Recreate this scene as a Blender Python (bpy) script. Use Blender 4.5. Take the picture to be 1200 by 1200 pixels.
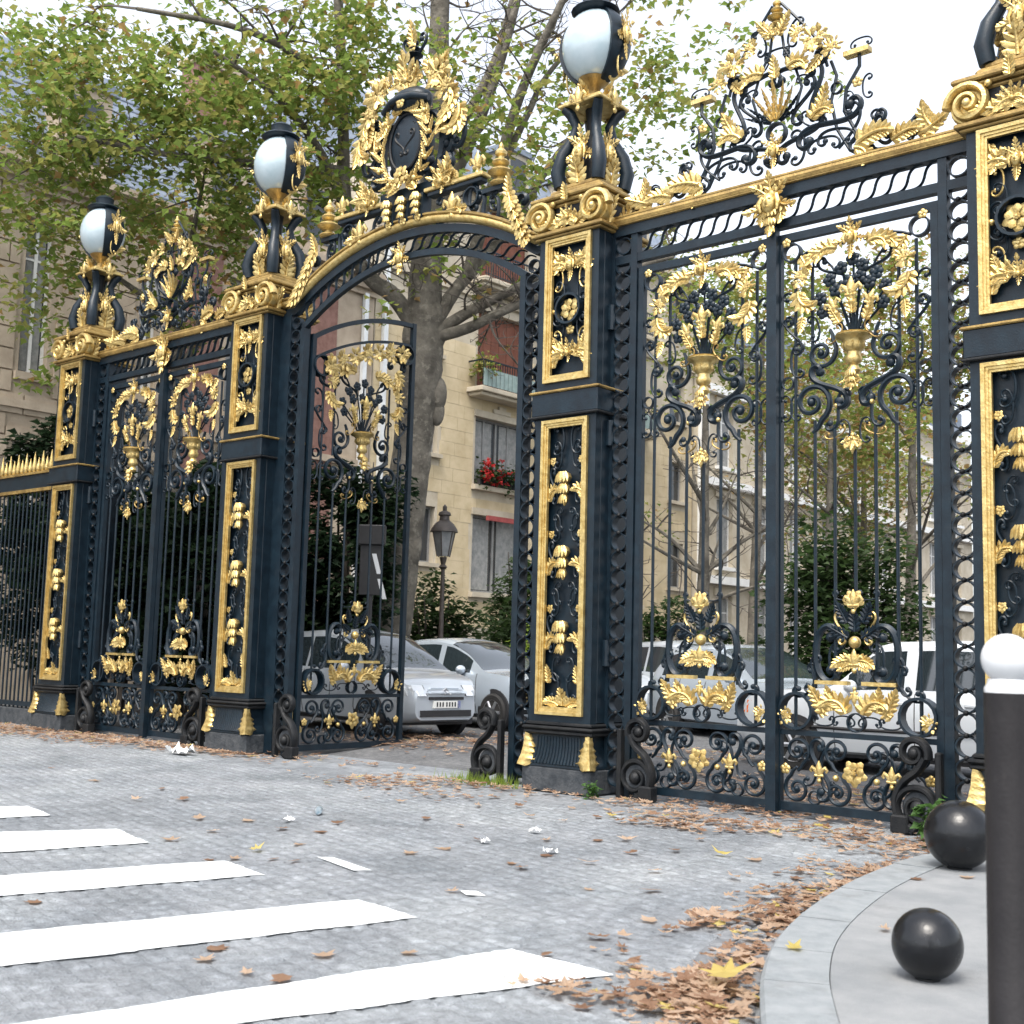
import bpy, math, random
import numpy as np
from mathutils import Matrix, Vector
R = math.radians
PI = math.pi
rng = random.Random(7)
for o in list(bpy.data.objects):
    bpy.data.objects.remove(o)
scene = bpy.context.scene
COL = scene.collection

# ------------------------------------------------------------------ camera
YAW, PITCH, ROLL, FPX = 2.2857, 0.11315, 0.0265, 1428.6
CAM = np.array([8.306, -10.435, 1.5])
Fv = np.array([math.cos(PITCH)*math.cos(YAW), math.cos(PITCH)*math.sin(YAW), math.sin(PITCH)])
r_ = np.array([math.sin(YAW), -math.cos(YAW), 0.0])
u_ = np.cross(r_, Fv)
Rv = math.cos(ROLL)*r_ + math.sin(ROLL)*u_
Uv = math.cos(ROLL)*u_ - math.sin(ROLL)*r_
cam = bpy.data.cameras.new('camera')
cam.sensor_width = 36
cam.lens = FPX/1200*36
cam.clip_end = 3000
cam.dof.use_dof = True
cam.dof.focus_distance = 12.5
cam.dof.aperture_fstop = 4.0
camo = bpy.data.objects.new('camera', cam)
COL.objects.link(camo)
camo.matrix_world = Matrix(((Rv[0], Uv[0], -Fv[0], CAM[0]), (Rv[1], Uv[1], -Fv[1], CAM[1]), (Rv[2], Uv[2], -Fv[2], CAM[2]), (0, 0, 0, 1)))
scene.camera = camo
scene.render.resolution_x = scene.render.resolution_y = 1024

# ------------------------------------------------------------------ light
SUN_EL, SUN_AZ = R(62), R(290)      # azimuth measured counterclockwise from +X
w = bpy.data.worlds.new('World')
scene.world = w
w.use_nodes = True
nt = w.node_tree
bg = nt.nodes['Background']
sky = nt.nodes.new('ShaderNodeTexSky')
sky.sky_type = 'NISHITA'
sky.sun_disc = False
sky.sun_elevation = SUN_EL
sky.sun_rotation = PI/2 - SUN_AZ
sky.air_density = 1.0
sky.dust_density = 4.0
hs = nt.nodes.new('ShaderNodeHueSaturation')
hs.inputs['Saturation'].default_value = 0.36
nt.links.new(sky.outputs[0], hs.inputs['Color'])
nt.links.new(hs.outputs[0], bg.inputs[0])
bg.inputs[1].default_value = 0.15
sl = bpy.data.lights.new('sun', 'SUN')
sl.energy = 0.8
sl.angle = R(18)
sl.color = (1.0, 0.93, 0.82)
so = bpy.data.objects.new('sun', sl)
COL.objects.link(so)
sd = Vector((math.cos(SUN_EL)*math.cos(SUN_AZ), math.cos(SUN_EL)*math.sin(SUN_AZ), math.sin(SUN_EL)))
so.rotation_euler = sd.to_track_quat('Z', 'Y').to_euler()
scene.view_settings.view_transform = 'Standard'
scene.view_settings.look = 'None'
scene.view_settings.gamma = 1
scene.view_settings.use_curve_mapping = False
scene.view_settings.exposure = 1.66
scene.render.engine = 'CYCLES'

# ------------------------------------------------------------------ materials
def mat(name, c1, c2=None, rough=0.6, metal=0.0, scale=4.0, bump=0.0, bscale=None, coat=0.0, detail=6, spec=0.5, rvar=0.0, trans=0.0):
    m = bpy.data.materials.new(name)
    m.use_nodes = True
    n = m.node_tree
    b = n.nodes['Principled BSDF']
    b.inputs['Roughness'].default_value = rough
    b.inputs['Metallic'].default_value = metal
    b.inputs['Specular IOR Level'].default_value = spec
    b.inputs['Coat Weight'].default_value = coat
    b.inputs['Transmission Weight'].default_value = trans
    b.inputs['Base Color'].default_value = (*c1, 1)
    g = n.nodes.new('ShaderNodeNewGeometry')
    if c2 is not None:
        t = n.nodes.new('ShaderNodeTexNoise')
        t.inputs['Scale'].default_value = scale
        t.inputs['Detail'].default_value = detail
        t.inputs['Roughness'].default_value = 0.65
        n.links.new(g.outputs['Position'], t.inputs['Vector'])
        cr = n.nodes.new('ShaderNodeValToRGB')
        cr.color_ramp.elements[0].position = 0.34
        cr.color_ramp.elements[1].position = 0.66
        cr.color_ramp.elements[0].color = (*c1, 1)
        cr.color_ramp.elements[1].color = (*c2, 1)
        n.links.new(t.outputs['Fac'], cr.inputs['Fac'])
        n.links.new(cr.outputs['Color'], b.inputs['Base Color'])
        if rvar:
            mr = n.nodes.new('ShaderNodeMapRange')
            mr.inputs['To Min'].default_value = max(0.05, rough-rvar)
            mr.inputs['To Max'].default_value = min(1, rough+rvar)
            n.links.new(t.outputs['Fac'], mr.inputs['Value'])
            n.links.new(mr.outputs[0], b.inputs['Roughness'])
    if bump:
        t2 = n.nodes.new('ShaderNodeTexNoise')
        t2.inputs['Scale'].default_value = bscale or scale*6
        t2.inputs['Detail'].default_value = 5
        n.links.new(g.outputs['Position'], t2.inputs['Vector'])
        bp = n.nodes.new('ShaderNodeBump')
        bp.inputs['Strength'].default_value = bump
        bp.inputs['Distance'].default_value = 0.02
        n.links.new(t2.outputs['Fac'], bp.inputs['Height'])
        n.links.new(bp.outputs[0], b.inputs['Normal'])
    return m

M = {}
M['iron'] = mat('blue_black_iron', (0.0030, 0.0076, 0.0130), (0.0064, 0.0165, 0.0258), 0.40, 0, 7, 0.12, 60, rvar=0.12, spec=0.30)
M['iron2'] = mat('worn_black_iron', (0.004, 0.0052, 0.007), (0.013, 0.0135, 0.014), 0.5, 0, 9, 0.25, 70, rvar=0.15, spec=0.26)
M['gold'] = mat('gilding', (0.44, 0.30, 0.095), (0.65, 0.51, 0.225), 0.40, 0.75, 14, 0.35, 45, rvar=0.14)
M['goldd'] = mat('dull_gilding', (0.20, 0.13, 0.045), (0.42, 0.29, 0.10), 0.46, 0.6, 6, 0.3, 40, rvar=0.12)
M['globe'] = mat('opal_glass', (0.34, 0.43, 0.47), (0.42, 0.50, 0.54), 0.12, 0, 3, coat=0.5)
M['plinth'] = mat('weathered_plinth', (0.012, 0.017, 0.023), (0.055, 0.06, 0.065), 0.8, 0, 8, 0.5, 30)
M['kerb'] = mat('granite_kerb', (0.155, 0.172, 0.182), (0.212, 0.228, 0.236), 0.75, 0, 9, 0.3, 120)
M['pave'] = mat('pavement_asphalt', (0.145, 0.155, 0.162), (0.205, 0.212, 0.215), 0.85, 0, 3, 0.35, 90)
M['paint'] = mat('road_paint', (0.46, 0.49, 0.50), (0.62, 0.64, 0.64), 0.7, 0, 5, 0.2, 60)
M['sett'] = mat('granite_sett', (0.085, 0.092, 0.10), (0.165, 0.172, 0.18), 0.75, 0, 14, 0.4, 60)
M['ball'] = mat('black_ball', (0.0035, 0.0042, 0.0055), (0.008, 0.009, 0.011), 0.24, 0, 9, 0.12, 25, rvar=0.10, spec=0.35)
M['post'] = mat('brown_black_post', (0.009, 0.008, 0.009), (0.015, 0.0135, 0.0145), 0.42, 0, 6, 0.08, 60, spec=0.3)
M['white'] = mat('white_enamel', (0.50, 0.52, 0.54), (0.56, 0.57, 0.58), 0.3, 0, 4)
M['cream'] = mat('cream_limestone', (0.41, 0.33, 0.20), (0.54, 0.45, 0.30), 0.9, 0, 1.2, 0.25, 22)
M['cream2'] = mat('pale_limestone', (0.36, 0.31, 0.23), (0.48, 0.43, 0.34), 0.9, 0, 1.5, 0.25, 22)
M['grey_stone'] = mat('beige_limestone', (0.29, 0.235, 0.175), (0.42, 0.35, 0.265), 0.9, 0, 1.4, 0.3, 20)
M['brick'] = mat('red_brick', (0.15, 0.075, 0.058), (0.235, 0.13, 0.105), 0.9, 0, 5, 0.3, 40)
M['slate'] = mat('slate', (0.12, 0.15, 0.20), (0.20, 0.235, 0.29), 0.6, 0, 4, 0.2, 30)
M['zinc'] = mat('zinc_pipe', (0.55, 0.57, 0.58), (0.68, 0.70, 0.70), 0.5, 0.1, 3)
M['frame'] = mat('white_joinery', (0.62, 0.62, 0.60), (0.72, 0.72, 0.70), 0.5, 0, 4)
M['dframe'] = mat('grey_joinery', (0.16, 0.165, 0.165), (0.26, 0.26, 0.255), 0.5, 0, 4)
M['pane'] = mat('window_glass', (0.018, 0.022, 0.026), (0.05, 0.055, 0.06), 0.08, 0, 0.6)
M['curtain'] = mat('net_curtain', (0.17, 0.18, 0.18), (0.30, 0.30, 0.29), 0.9, 0, 6)
M['blind'] = mat('rust_blind', (0.13, 0.042, 0.024), (0.18, 0.065, 0.038), 0.8, 0, 3)
M['grn'] = mat('pale_green_metal', (0.17, 0.235, 0.225), (0.24, 0.31, 0.295), 0.6, 0, 5)
M['bark'] = mat('plane_bark', (0.060, 0.053, 0.042), (0.160, 0.143, 0.115), 0.95, 0, 2.6, 1.0, 16)
M['twig'] = mat('dark_twigs', (0.05, 0.042, 0.034), (0.10, 0.085, 0.07), 0.95, 0, 4)
def leafmat(n, a, b):
    m = mat(n, a, b, 0.55, 0, 1.5, spec=0.3)
    t = m.node_tree
    bs = t.nodes['Principled BSDF']
    tr = t.nodes.new('ShaderNodeBsdfTranslucent')
    ad = t.nodes.new('ShaderNodeMixShader')
    ad.inputs[0].default_value = 0.55
    src = bs.inputs['Base Color'].links[0].from_socket
    t.links.new(src, tr.inputs['Color'])
    t.links.new(bs.outputs[0], ad.inputs[1])
    t.links.new(tr.outputs[0], ad.inputs[2])
    t.links.new(ad.outputs[0], t.nodes['Material Output'].inputs['Surface'])
    return m
M['lf1'] = leafmat('plane_leaf_green', (0.125, 0.190, 0.035), (0.200, 0.265, 0.065))
M['lf2'] = leafmat('plane_leaf_olive', (0.200, 0.215, 0.050), (0.290, 0.285, 0.085))
M['lf3'] = leafmat('plane_leaf_brown', (0.24, 0.155, 0.055), (0.32, 0.21, 0.085))
M['yew'] = leafmat('yew_needles', (0.010, 0.022, 0.011), (0.022, 0.042, 0.018))
M['shrub'] = leafmat('shrub_leaf', (0.025, 0.048, 0.016), (0.05, 0.085, 0.026))
M['lime'] = leafmat('lime_leaf', (0.16, 0.24, 0.03), (0.24, 0.32, 0.05))
M['weed'] = leafmat('weed_leaf', (0.05, 0.12, 0.03), (0.085, 0.17, 0.045))
M['dry1'] = leafmat('dry_leaf_tan', (0.40, 0.275, 0.185), (0.56, 0.42, 0.31))
M['dry2'] = leafmat('dry_leaf_brown', (0.21, 0.12, 0.075), (0.36, 0.225, 0.145))
M['dry3'] = leafmat('dry_leaf_yellow', (0.48, 0.38, 0.10), (0.60, 0.50, 0.20))
M['awning'] = mat('faded_red_awning', (0.20, 0.035, 0.035), (0.29, 0.06, 0.055), 0.85, 0, 5)
M['red'] = leafmat('geranium_red', (0.45, 0.03, 0.03), (0.60, 0.06, 0.06))
M['silver'] = mat('silver_car_paint', (0.46, 0.50, 0.54), (0.48, 0.52, 0.56), 0.28, 0.35, 3, coat=0.8)
M['silver2'] = mat('blue_silver_car_paint', (0.44, 0.50, 0.56), (0.46, 0.52, 0.58), 0.24, 0.35, 3, coat=0.8)
M['carwhite'] = mat('white_car_paint', (0.60, 0.63, 0.66), (0.63, 0.66, 0.68), 0.3, 0, 3, coat=0.7)
M['cardark'] = mat('dark_car_paint', (0.02, 0.025, 0.035), (0.025, 0.03, 0.04), 0.3, 0.2, 3, coat=0.8)
M['glass'] = mat('car_glass', (0.02, 0.028, 0.032), None, 0.04, 0, coat=1.0)
M['black'] = mat('black_plastic', (0.012, 0.012, 0.013), (0.02, 0.02, 0.022), 0.6, 0, 5)
M['tyre'] = mat('tyre_rubber', (0.014, 0.014, 0.014), (0.024, 0.023, 0.022), 0.85, 0, 9)
M['rim'] = mat('alloy_rim', (0.45, 0.46, 0.48), None, 0.35, 0.8)
M['lamp'] = mat('headlamp_glass', (0.55, 0.58, 0.60), None, 0.08, 0.2, coat=1.0)
M['orange'] = mat('orange_lens', (0.75, 0.16, 0.02), None, 0.2)
M['plate'] = mat('number_plate', (0.72, 0.72, 0.68), None, 0.45)
M['blue'] = mat('plate_blue', (0.02, 0.06, 0.35), None, 0.45)
M['lampglass'] = mat('street_lamp_glass', (0.16, 0.17, 0.17), (0.26, 0.26, 0.26), 0.15, 0, 4)
M['lampiron'] = mat('brown_cast_iron', (0.035, 0.028, 0.024), (0.06, 0.048, 0.04), 0.55, 0, 6)
M['paper'] = mat('paper', (0.72, 0.73, 0.73), None, 0.8)
M['can'] = mat('aluminium_can', (0.20, 0.30, 0.38), (0.5, 0.55, 0.58), 0.3, 0.6, 30)

# street: worn asphalt over setts
def street_material(name, dark, light):
    m = mat(name, dark, light, 0.82, 0, 1.1, spec=0.4, detail=9)
    t = m.node_tree
    b = t.nodes['Principled BSDF']
    g = t.nodes.new('ShaderNodeNewGeometry')
    src = b.inputs['Base Color'].links[0].from_socket
    n1 = t.nodes.new('ShaderNodeTexNoise'); n1.inputs['Scale'].default_value = 22; n1.inputs['Detail'].default_value = 6; n1.inputs['Roughness'].default_value = 0.75
    n2 = t.nodes.new('ShaderNodeTexVoronoi'); n2.inputs['Scale'].default_value = 9; n2.inputs['Randomness'].default_value = 0.75
    n3 = t.nodes.new('ShaderNodeTexVoronoi'); n3.inputs['Scale'].default_value = 70
    for q in (n1, n2, n3):
        t.links.new(g.outputs['Position'], q.inputs['Vector'])
    mr = t.nodes.new('ShaderNodeMapRange'); mr.inputs['From Min'].default_value = 0.3; mr.inputs['From Max'].default_value = 0.7
    mr.inputs['To Min'].default_value = 0.66; mr.inputs['To Max'].default_value = 1.26
    t.links.new(n1.outputs['Fac'], mr.inputs['Value'])
    mx = t.nodes.new('ShaderNodeMix'); mx.data_type = 'RGBA'; mx.blend_type = 'MULTIPLY'; mx.inputs[0].default_value = 1
    t.links.new(src, mx.inputs[6]); t.links.new(mr.outputs[0], mx.inputs[7])
    m2 = t.nodes.new('ShaderNodeMix'); m2.data_type = 'RGBA'; m2.blend_type = 'MULTIPLY'; m2.inputs[0].default_value = 1
    r2 = t.nodes.new('ShaderNodeMapRange'); r2.inputs['From Max'].default_value = 0.6; r2.inputs['To Min'].default_value = 1.12; r2.inputs['To Max'].default_value = 0.78
    t.links.new(n2.outputs['Distance'], r2.inputs['Value'])
    t.links.new(mx.outputs[2], m2.inputs[6]); t.links.new(r2.outputs[0], m2.inputs[7])
    n4 = t.nodes.new('ShaderNodeTexNoise'); n4.inputs['Scale'].default_value = 0.45; n4.inputs['Detail'].default_value = 4; n4.inputs['Distortion'].default_value = 1.2
    t.links.new(g.outputs['Position'], n4.inputs['Vector'])
    r4 = t.nodes.new('ShaderNodeValToRGB'); e = r4.color_ramp.elements
    e[0].position = 0.36; e[0].color = (0.78, 0.79, 0.80, 1); e[1].position = 0.60; e[1].color = (1.10, 1.10, 1.09, 1)
    k = r4.color_ramp.elements.new(0.47); k.color = (0.97, 0.97, 0.98, 1)
    t.links.new(n4.outputs['Fac'], r4.inputs['Fac'])
    m4 = t.nodes.new('ShaderNodeMix'); m4.data_type = 'RGBA'; m4.blend_type = 'MULTIPLY'; m4.inputs[0].default_value = 1
    t.links.new(m2.outputs[2], m4.inputs[6]); t.links.new(r4.outputs[0], m4.inputs[7])
    t.links.new(m4.outputs[2], b.inputs['Base Color'])
    ad = t.nodes.new('ShaderNodeMath'); ad.operation = 'MULTIPLY_ADD'; ad.inputs[1].default_value = -0.8
    t.links.new(n2.outputs['Distance'], ad.inputs[0]); t.links.new(n1.outputs['Fac'], ad.inputs[2])
    a2 = t.nodes.new('ShaderNodeMath'); a2.operation = 'MULTIPLY_ADD'; a2.inputs[1].default_value = 0.25
    t.links.new(n3.outputs['Distance'], a2.inputs[0]); t.links.new(ad.outputs[0], a2.inputs[2])
    bp = t.nodes.new('ShaderNodeBump'); bp.inputs['Strength'].default_value = 0.75; bp.inputs['Distance'].default_value = 0.035
    t.links.new(a2.outputs[0], bp.inputs['Height']); t.links.new(bp.outputs[0], b.inputs['Normal'])
    return m
M['street'] = street_material('worn_street', (0.192, 0.212, 0.230), (0.272, 0.290, 0.306))
M['avenue'] = street_material('avenue_asphalt', (0.10, 0.103, 0.108), (0.15, 0.153, 0.158))

def worn_paint():
    m = M['paint']; t = m.node_tree; b = t.nodes['Principled BSDF']
    src = b.inputs['Base Color'].links[0].from_socket
    g = t.nodes.new('ShaderNodeNewGeometry')
    n = t.nodes.new('ShaderNodeTexNoise'); n.inputs['Scale'].default_value = 5.5; n.inputs['Detail'].default_value = 10; n.inputs['Roughness'].default_value = 0.78
    t.links.new(g.outputs['Position'], n.inputs['Vector'])
    r = t.nodes.new('ShaderNodeValToRGB'); e = r.color_ramp.elements
    e[0].position = 0.54; e[0].color = (0, 0, 0, 1); e[1].position = 0.68; e[1].color = (0.7, 0.7, 0.7, 1)
    t.links.new(n.outputs['Fac'], r.inputs['Fac'])
    x = t.nodes.new('ShaderNodeMix'); x.data_type = 'RGBA'; x.inputs[7].default_value = (0.24, 0.255, 0.265, 1)
    t.links.new(r.outputs[0], x.inputs[0]); t.links.new(src, x.inputs[6]); t.links.new(x.outputs[2], b.inputs['Base Color'])
worn_paint()
def scuff(key, col, sc, lo, hi, amt):
    t = M[key].node_tree; b = t.nodes['Principled BSDF']; src = b.inputs['Base Color'].links[0].from_socket
    g = t.nodes.new('ShaderNodeNewGeometry'); n = t.nodes.new('ShaderNodeTexNoise'); n.inputs['Scale'].default_value = sc; n.inputs['Detail'].default_value = 9; n.inputs['Roughness'].default_value = 0.7
    t.links.new(g.outputs['Position'], n.inputs['Vector'])
    r = t.nodes.new('ShaderNodeValToRGB'); e = r.color_ramp.elements
    e[0].position = lo; e[0].color = (0, 0, 0, 1); e[1].position = hi; e[1].color = (amt, amt, amt, 1)
    t.links.new(n.outputs['Fac'], r.inputs['Fac'])
    x = t.nodes.new('ShaderNodeMix'); x.data_type = 'RGBA'; x.inputs[7].default_value = (*col, 1)
    t.links.new(r.outputs[0], x.inputs[0]); t.links.new(src, x.inputs[6]); t.links.new(x.outputs[2], b.inputs['Base Color'])
scuff('bark', (0.22, 0.20, 0.16), 5.5, .54, .62, .7)
scuff('ball', (0.03, 0.032, 0.035), 14, .60, .74, .5)
scuff('post', (0.04, 0.037, 0.035), 9, .60, .74, .5)
scuff('kerb', (0.09, 0.095, 0.095), 3.2, .52, .72, .55)
scuff('pave', (0.10, 0.105, 0.108), 2.2, .54, .72, .5)
scuff('gold', (0.15, 0.10, 0.045), 8, .56, .70, .35)
scuff('iron', (0.016, 0.0225, 0.029), 6, .55, .72, .7)
# ------------------------------------------------------------------ geometry helpers
class G:
    def __init__(s):
        s.v = []; s.f = []; s.mi = []
    def add(s, vs, fs, mi=0):
        b = len(s.v)
        s.v.extend([tuple(map(float, p)) for p in vs])
        for q in fs:
            s.f.append(tuple(b+i for i in q)); s.mi.append(mi)
        return s
    def box(s, x0, x1, y0, y1, z0, z1, mi=0):
        return s.add([(x0,y0,z0),(x1,y0,z0),(x1,y1,z0),(x0,y1,z0),(x0,y0,z1),(x1,y0,z1),(x1,y1,z1),(x0,y1,z1)],
                     [(0,3,2,1),(4,5,6,7),(0,1,5,4),(1,2,6,5),(2,3,7,6),(3,0,4,7)], mi)
    def cbox(s, x0, x1, y0, y1, z0, z1, c=0.008):
        vs = []; 
        for (z, k) in ((z0, c), (z0+c, 0), (z1-c, 0), (z1, c)):
            a = c - 0
            xs = (x0+k, x1-k); ys = (y0+k, y1-k)
            e = c
            vs += [(xs[0]+e, ys[0], z), (xs[1]-e, ys[0], z), (xs[1], ys[0]+e, z), (xs[1], ys[1]-e, z), (xs[1]-e, ys[1], z), (xs[0]+e, ys[1], z), (xs[0], ys[1]-e, z), (xs[0], ys[0]+e, z)]
        fs = [tuple(reversed(range(8))), tuple(range(24, 32))]
        for r in range(3):
            for i in range(8):
                j = (i+1) % 8
                fs.append((r*8+i, r*8+j, r*8+8+j, r*8+8+i))
        return s.add(vs, fs)
    def tube(s, pts, r, n=6, flat=1.0, cap=True, closed=False, mi=0):
        P = np.array(pts, float); k = len(P)
        rr = np.full(k, r) if np.isscalar(r) else np.array(r, float)
        T = np.gradient(P, axis=0)
        if closed:
            T = np.roll(P, -1, 0)-np.roll(P, 1, 0)
        T /= np.linalg.norm(T, axis=1)[:, None]+1e-12
        ref = np.array([0, 1.0, 0]) if abs(T[0][1]) < 0.8 else np.array([1.0, 0, 0])
        vs = []
        B = ref
        for i in range(k):
            N = np.cross(T[i], B); ln = np.linalg.norm(N)
            if ln < 1e-6:
                N = np.cross(T[i], [0.3, 0.1, 0.9]); ln = np.linalg.norm(N)
            N /= ln
            B2 = np.cross(N, T[i]); B = B2
            for a in range(n):
                th = 2*PI*(a+0.5)/n
                vs.append(P[i]+rr[i]*(math.cos(th)*N+math.sin(th)*flat*B2))
        fs = []
        for i in range(k if closed else k-1):
            i2 = (i+1) % k
            for a in range(n):
                b = (a+1) % n
                fs.append((i*n+a, i*n+b, i2*n+b, i2*n+a))
        if cap and not closed:
            fs.append(tuple(reversed(range(n)))); fs.append(tuple(range((k-1)*n, k*n)))
        return s.add(vs, fs, mi)
    def lathe(s, prof, n=12, c=(0, 0, 0), axis='z', sx=1.0, sy=1.0, mi=0):
        vs = []
        for r, z in prof:
            for a in range(n):
                th = 2*PI*a/n
                x, y = r*math.cos(th)*sx, r*math.sin(th)*sy
                if axis == 'z': vs.append((c[0]+x, c[1]+y, c[2]+z))
                elif axis == 'y': vs.append((c[0]+x, c[1]+z, c[2]+y))
                else: vs.append((c[0]+z, c[1]+x, c[2]+y))
        fs = []
        for i in range(len(prof)-1):
            for a in range(n):
                b = (a+1) % n
                q = (i*n+a, i*n+b, (i+1)*n+b, (i+1)*n+a)
                fs.append(q if axis != 'y' else q[::-1])
        fs.append(tuple(reversed(range(n))) if axis != 'y' else tuple(range(n)))
        e = tuple(range((len(prof)-1)*n, len(prof)*n)); fs.append(e if axis != 'y' else e[::-1])
        return s.add(vs, fs, mi)
    def ball(s, c, r, nu=8, nv=5, sx=1, sy=1, sz=1, mi=0):
        vs = [(c[0], c[1], c[2]-r*sz)]
        for j in range(1, nv):
            ph = PI*j/nv
            for i in range(nu):
                th = 2*PI*i/nu
                vs.append((c[0]+r*sx*math.sin(ph)*math.cos(th), c[1]+r*sy*math.sin(ph)*math.sin(th), c[2]-r*sz*math.cos(ph)))
        vs.append((c[0], c[1], c[2]+r*sz)); L = len(vs)-1
        fs = []
        for i in range(nu):
            k = (i+1) % nu
            fs.append((0, 1+k, 1+i)); fs.append((L, L-nu+i, L-nu+k))
            for j in range(nv-2):
                fs.append((1+j*nu+i, 1+j*nu+k, 1+(j+1)*nu+k, 1+(j+1)*nu+i))
        return s.add(vs, fs, mi)
    def mesh(s, name, mats, smooth=0.7):
        me = bpy.data.meshes.new(name)
        me.from_pydata(s.v, [], s.f)
        for m in (mats if isinstance(mats, (list, tuple)) else [mats]):
            me.materials.append(M[m] if isinstance(m, str) else m)
        if any(s.mi):
            me.polygons.foreach_set('material_index', s.mi)
        if smooth:
            me.polygons.foreach_set('use_smooth', [True]*len(s.f))
            me.update()
            if smooth < 3: me.set_sharp_from_angle(angle=smooth)
        me.update()
        return me

def smooth_path(P, n=8):
    P = np.array(P, float); out = []
    Q = np.vstack([2*P[0]-P[1], P, 2*P[-1]-P[-2]])
    for i in range(1, len(Q)-2):
        for t in np.linspace(0, 1, n, endpoint=False):
            a, b, c, d = Q[i-1:i+3]
            out.append(.5*((2*b)+(-a+c)*t+(2*a-5*b+4*c-d)*t*t+(-a+3*b-3*c+d)*t**3))
    out.append(P[-1]); return np.array(out)
CACHE = {}
def cached(key, fn, m, smooth=0.7):
    k = (key, m)
    if k not in CACHE:
        CACHE[k] = fn().mesh(key if isinstance(key, str) else str(key[0]), m, smooth)
    return CACHE[k]
def link(name, data, parent=None, loc=(0, 0, 0), rot=(0, 0, 0), sc=(1, 1, 1)):
    o = bpy.data.objects.new(name, data)
    COL.objects.link(o)
    if parent is not None: o.parent = parent
    o.location = loc; o.rotation_euler = rot; o.scale = sc
    return o
def tag(o, label=None, cat=None, group=None, kind=None):
    if label: o['label'] = label
    if cat: o['category'] = cat
    if group: o['group'] = group
    if kind: o['kind'] = kind
    return o
def thing(name, label, cat, loc=(0, 0, 0), rz=0, group=None):
    return tag(link(name, None, None, loc, (0, 0, rz)), label, cat, group)
def obj(name, g, m, parent=None, smooth=0.7, loc=(0, 0, 0), rot=(0, 0, 0)):
    return link(name, g.mesh(name, m, smooth), parent, loc, rot)
def at(px, py, D):
    return CAM + D*(Fv + Rv*(px-600)/FPX - Uv*(py-600)/FPX)

# unit box part (centre origin) scaled
def ubox(): return G().box(-.5, .5, -.5, .5, -.5, .5)
def boxpart(name, m, parent, x0, x1, y0, y1, z0, z1):
    return link(name, cached('box', ubox, m, 0), parent, ((x0+x1)/2, (y0+y1)/2, (z0+z1)/2), (0, 0, 0), (x1-x0, y1-y0, z1-z0))
def ubar(): return G().tube([(0, 0, -.5), (0, 0, .5)], 0.5, 8)
def barpart(name, m, parent, x, y, z0, z1, d=0.034):
    return link(name, cached('bar', ubar, m), parent, (x, y, (z0+z1)/2), (0, 0, 0), (d, d, z1-z0))

# ------------------------------------------------------------------ ornament library (XZ plane, facing -Y)
def curve(kf, n=48):
    s = np.linspace(0, 1, n)
    k = np.array([kf(t) for t in s])
    th = np.concatenate([[0], np.cumsum((k[1:]+k[:-1])/2/(n-1))])
    x = np.concatenate([[0], np.cumsum((np.cos(th[1:])+np.cos(th[:-1]))/2/(n-1))])
    z = np.concatenate([[0], np.cumsum((np.sin(th[1:])+np.sin(th[:-1]))/2/(n-1))])
    a = math.atan2(z[-1]-z[0], x[-1]-x[0])
    c, d = math.cos(PI/2-a), math.sin(PI/2-a)
    X, Z = c*x-d*z, d*x+c*z
    h = Z.max()-Z.min()
    X, Z = X/h, Z/h
    X -= (X.max()+X.min())/2; Z -= (Z.max()+Z.min())/2
    return np.stack([X, 0*X, Z], 1)
CC = curve(lambda s: 1.3+26*abs(2*s-1)**1.9)
if CC[24][0] > 0: CC[:, 0] *= -1          # opening to +X
SC = curve(lambda s: 27*np.sign(2*s-1)*abs(2*s-1)**1.7)
HK = curve(lambda s: 0.4+18*max(0, s)**2.4, 36)   # plain stem ending in one spiral
def scroll_g(P, r=0.036, eye=0.075, one=False):
    g = G().tube(P, np.linspace(r*1.0, r, len(P)), 6, 1.5)
    ends = (P[-1],) if one else (P[0], P[-1])
    for e in ends: g.ball(e, eye, 7, 5, 1, 0.8, 1)
    return g
def leaflet(g, b, a, L, wd, curl=.06, y0=0.0):
    """one pointed lobe from b=(x, z) heading a (clockwise from up): ridge forward, tip curling"""
    d = (math.sin(a), math.cos(a)); n_ = (math.cos(a), -math.sin(a))
    P = lambda u, v, y: (b[0]+d[0]*u*L+n_[0]*v*wd, y0+y, b[1]+d[1]*u*L+n_[1]*v*wd)
    vs = [P(0, -.45, -.02), P(0, 0, -.05), P(0, .45, -.02), P(.45, -1, -.035), P(.45, 0, -.085), P(.45, 1, -.035), P(.8, -.62, -.04-curl*.5), P(.82, 0, -.075-curl*.5), P(.8, .62, -.04-curl*.5), P(1, 0, -.05-curl), P(.4, 0, .03), P(.8, 0, -.0-curl*.4)]
    g.add(vs, [(0, 1, 4, 3), (1, 2, 5, 4), (3, 4, 7, 6), (4, 5, 8, 7), (6, 7, 9), (7, 8, 9), (0, 3, 10), (2, 10, 5), (0, 10, 2), (3, 6, 11, 10), (5, 10, 11, 8), (6, 9, 11), (8, 11, 9)])
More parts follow.
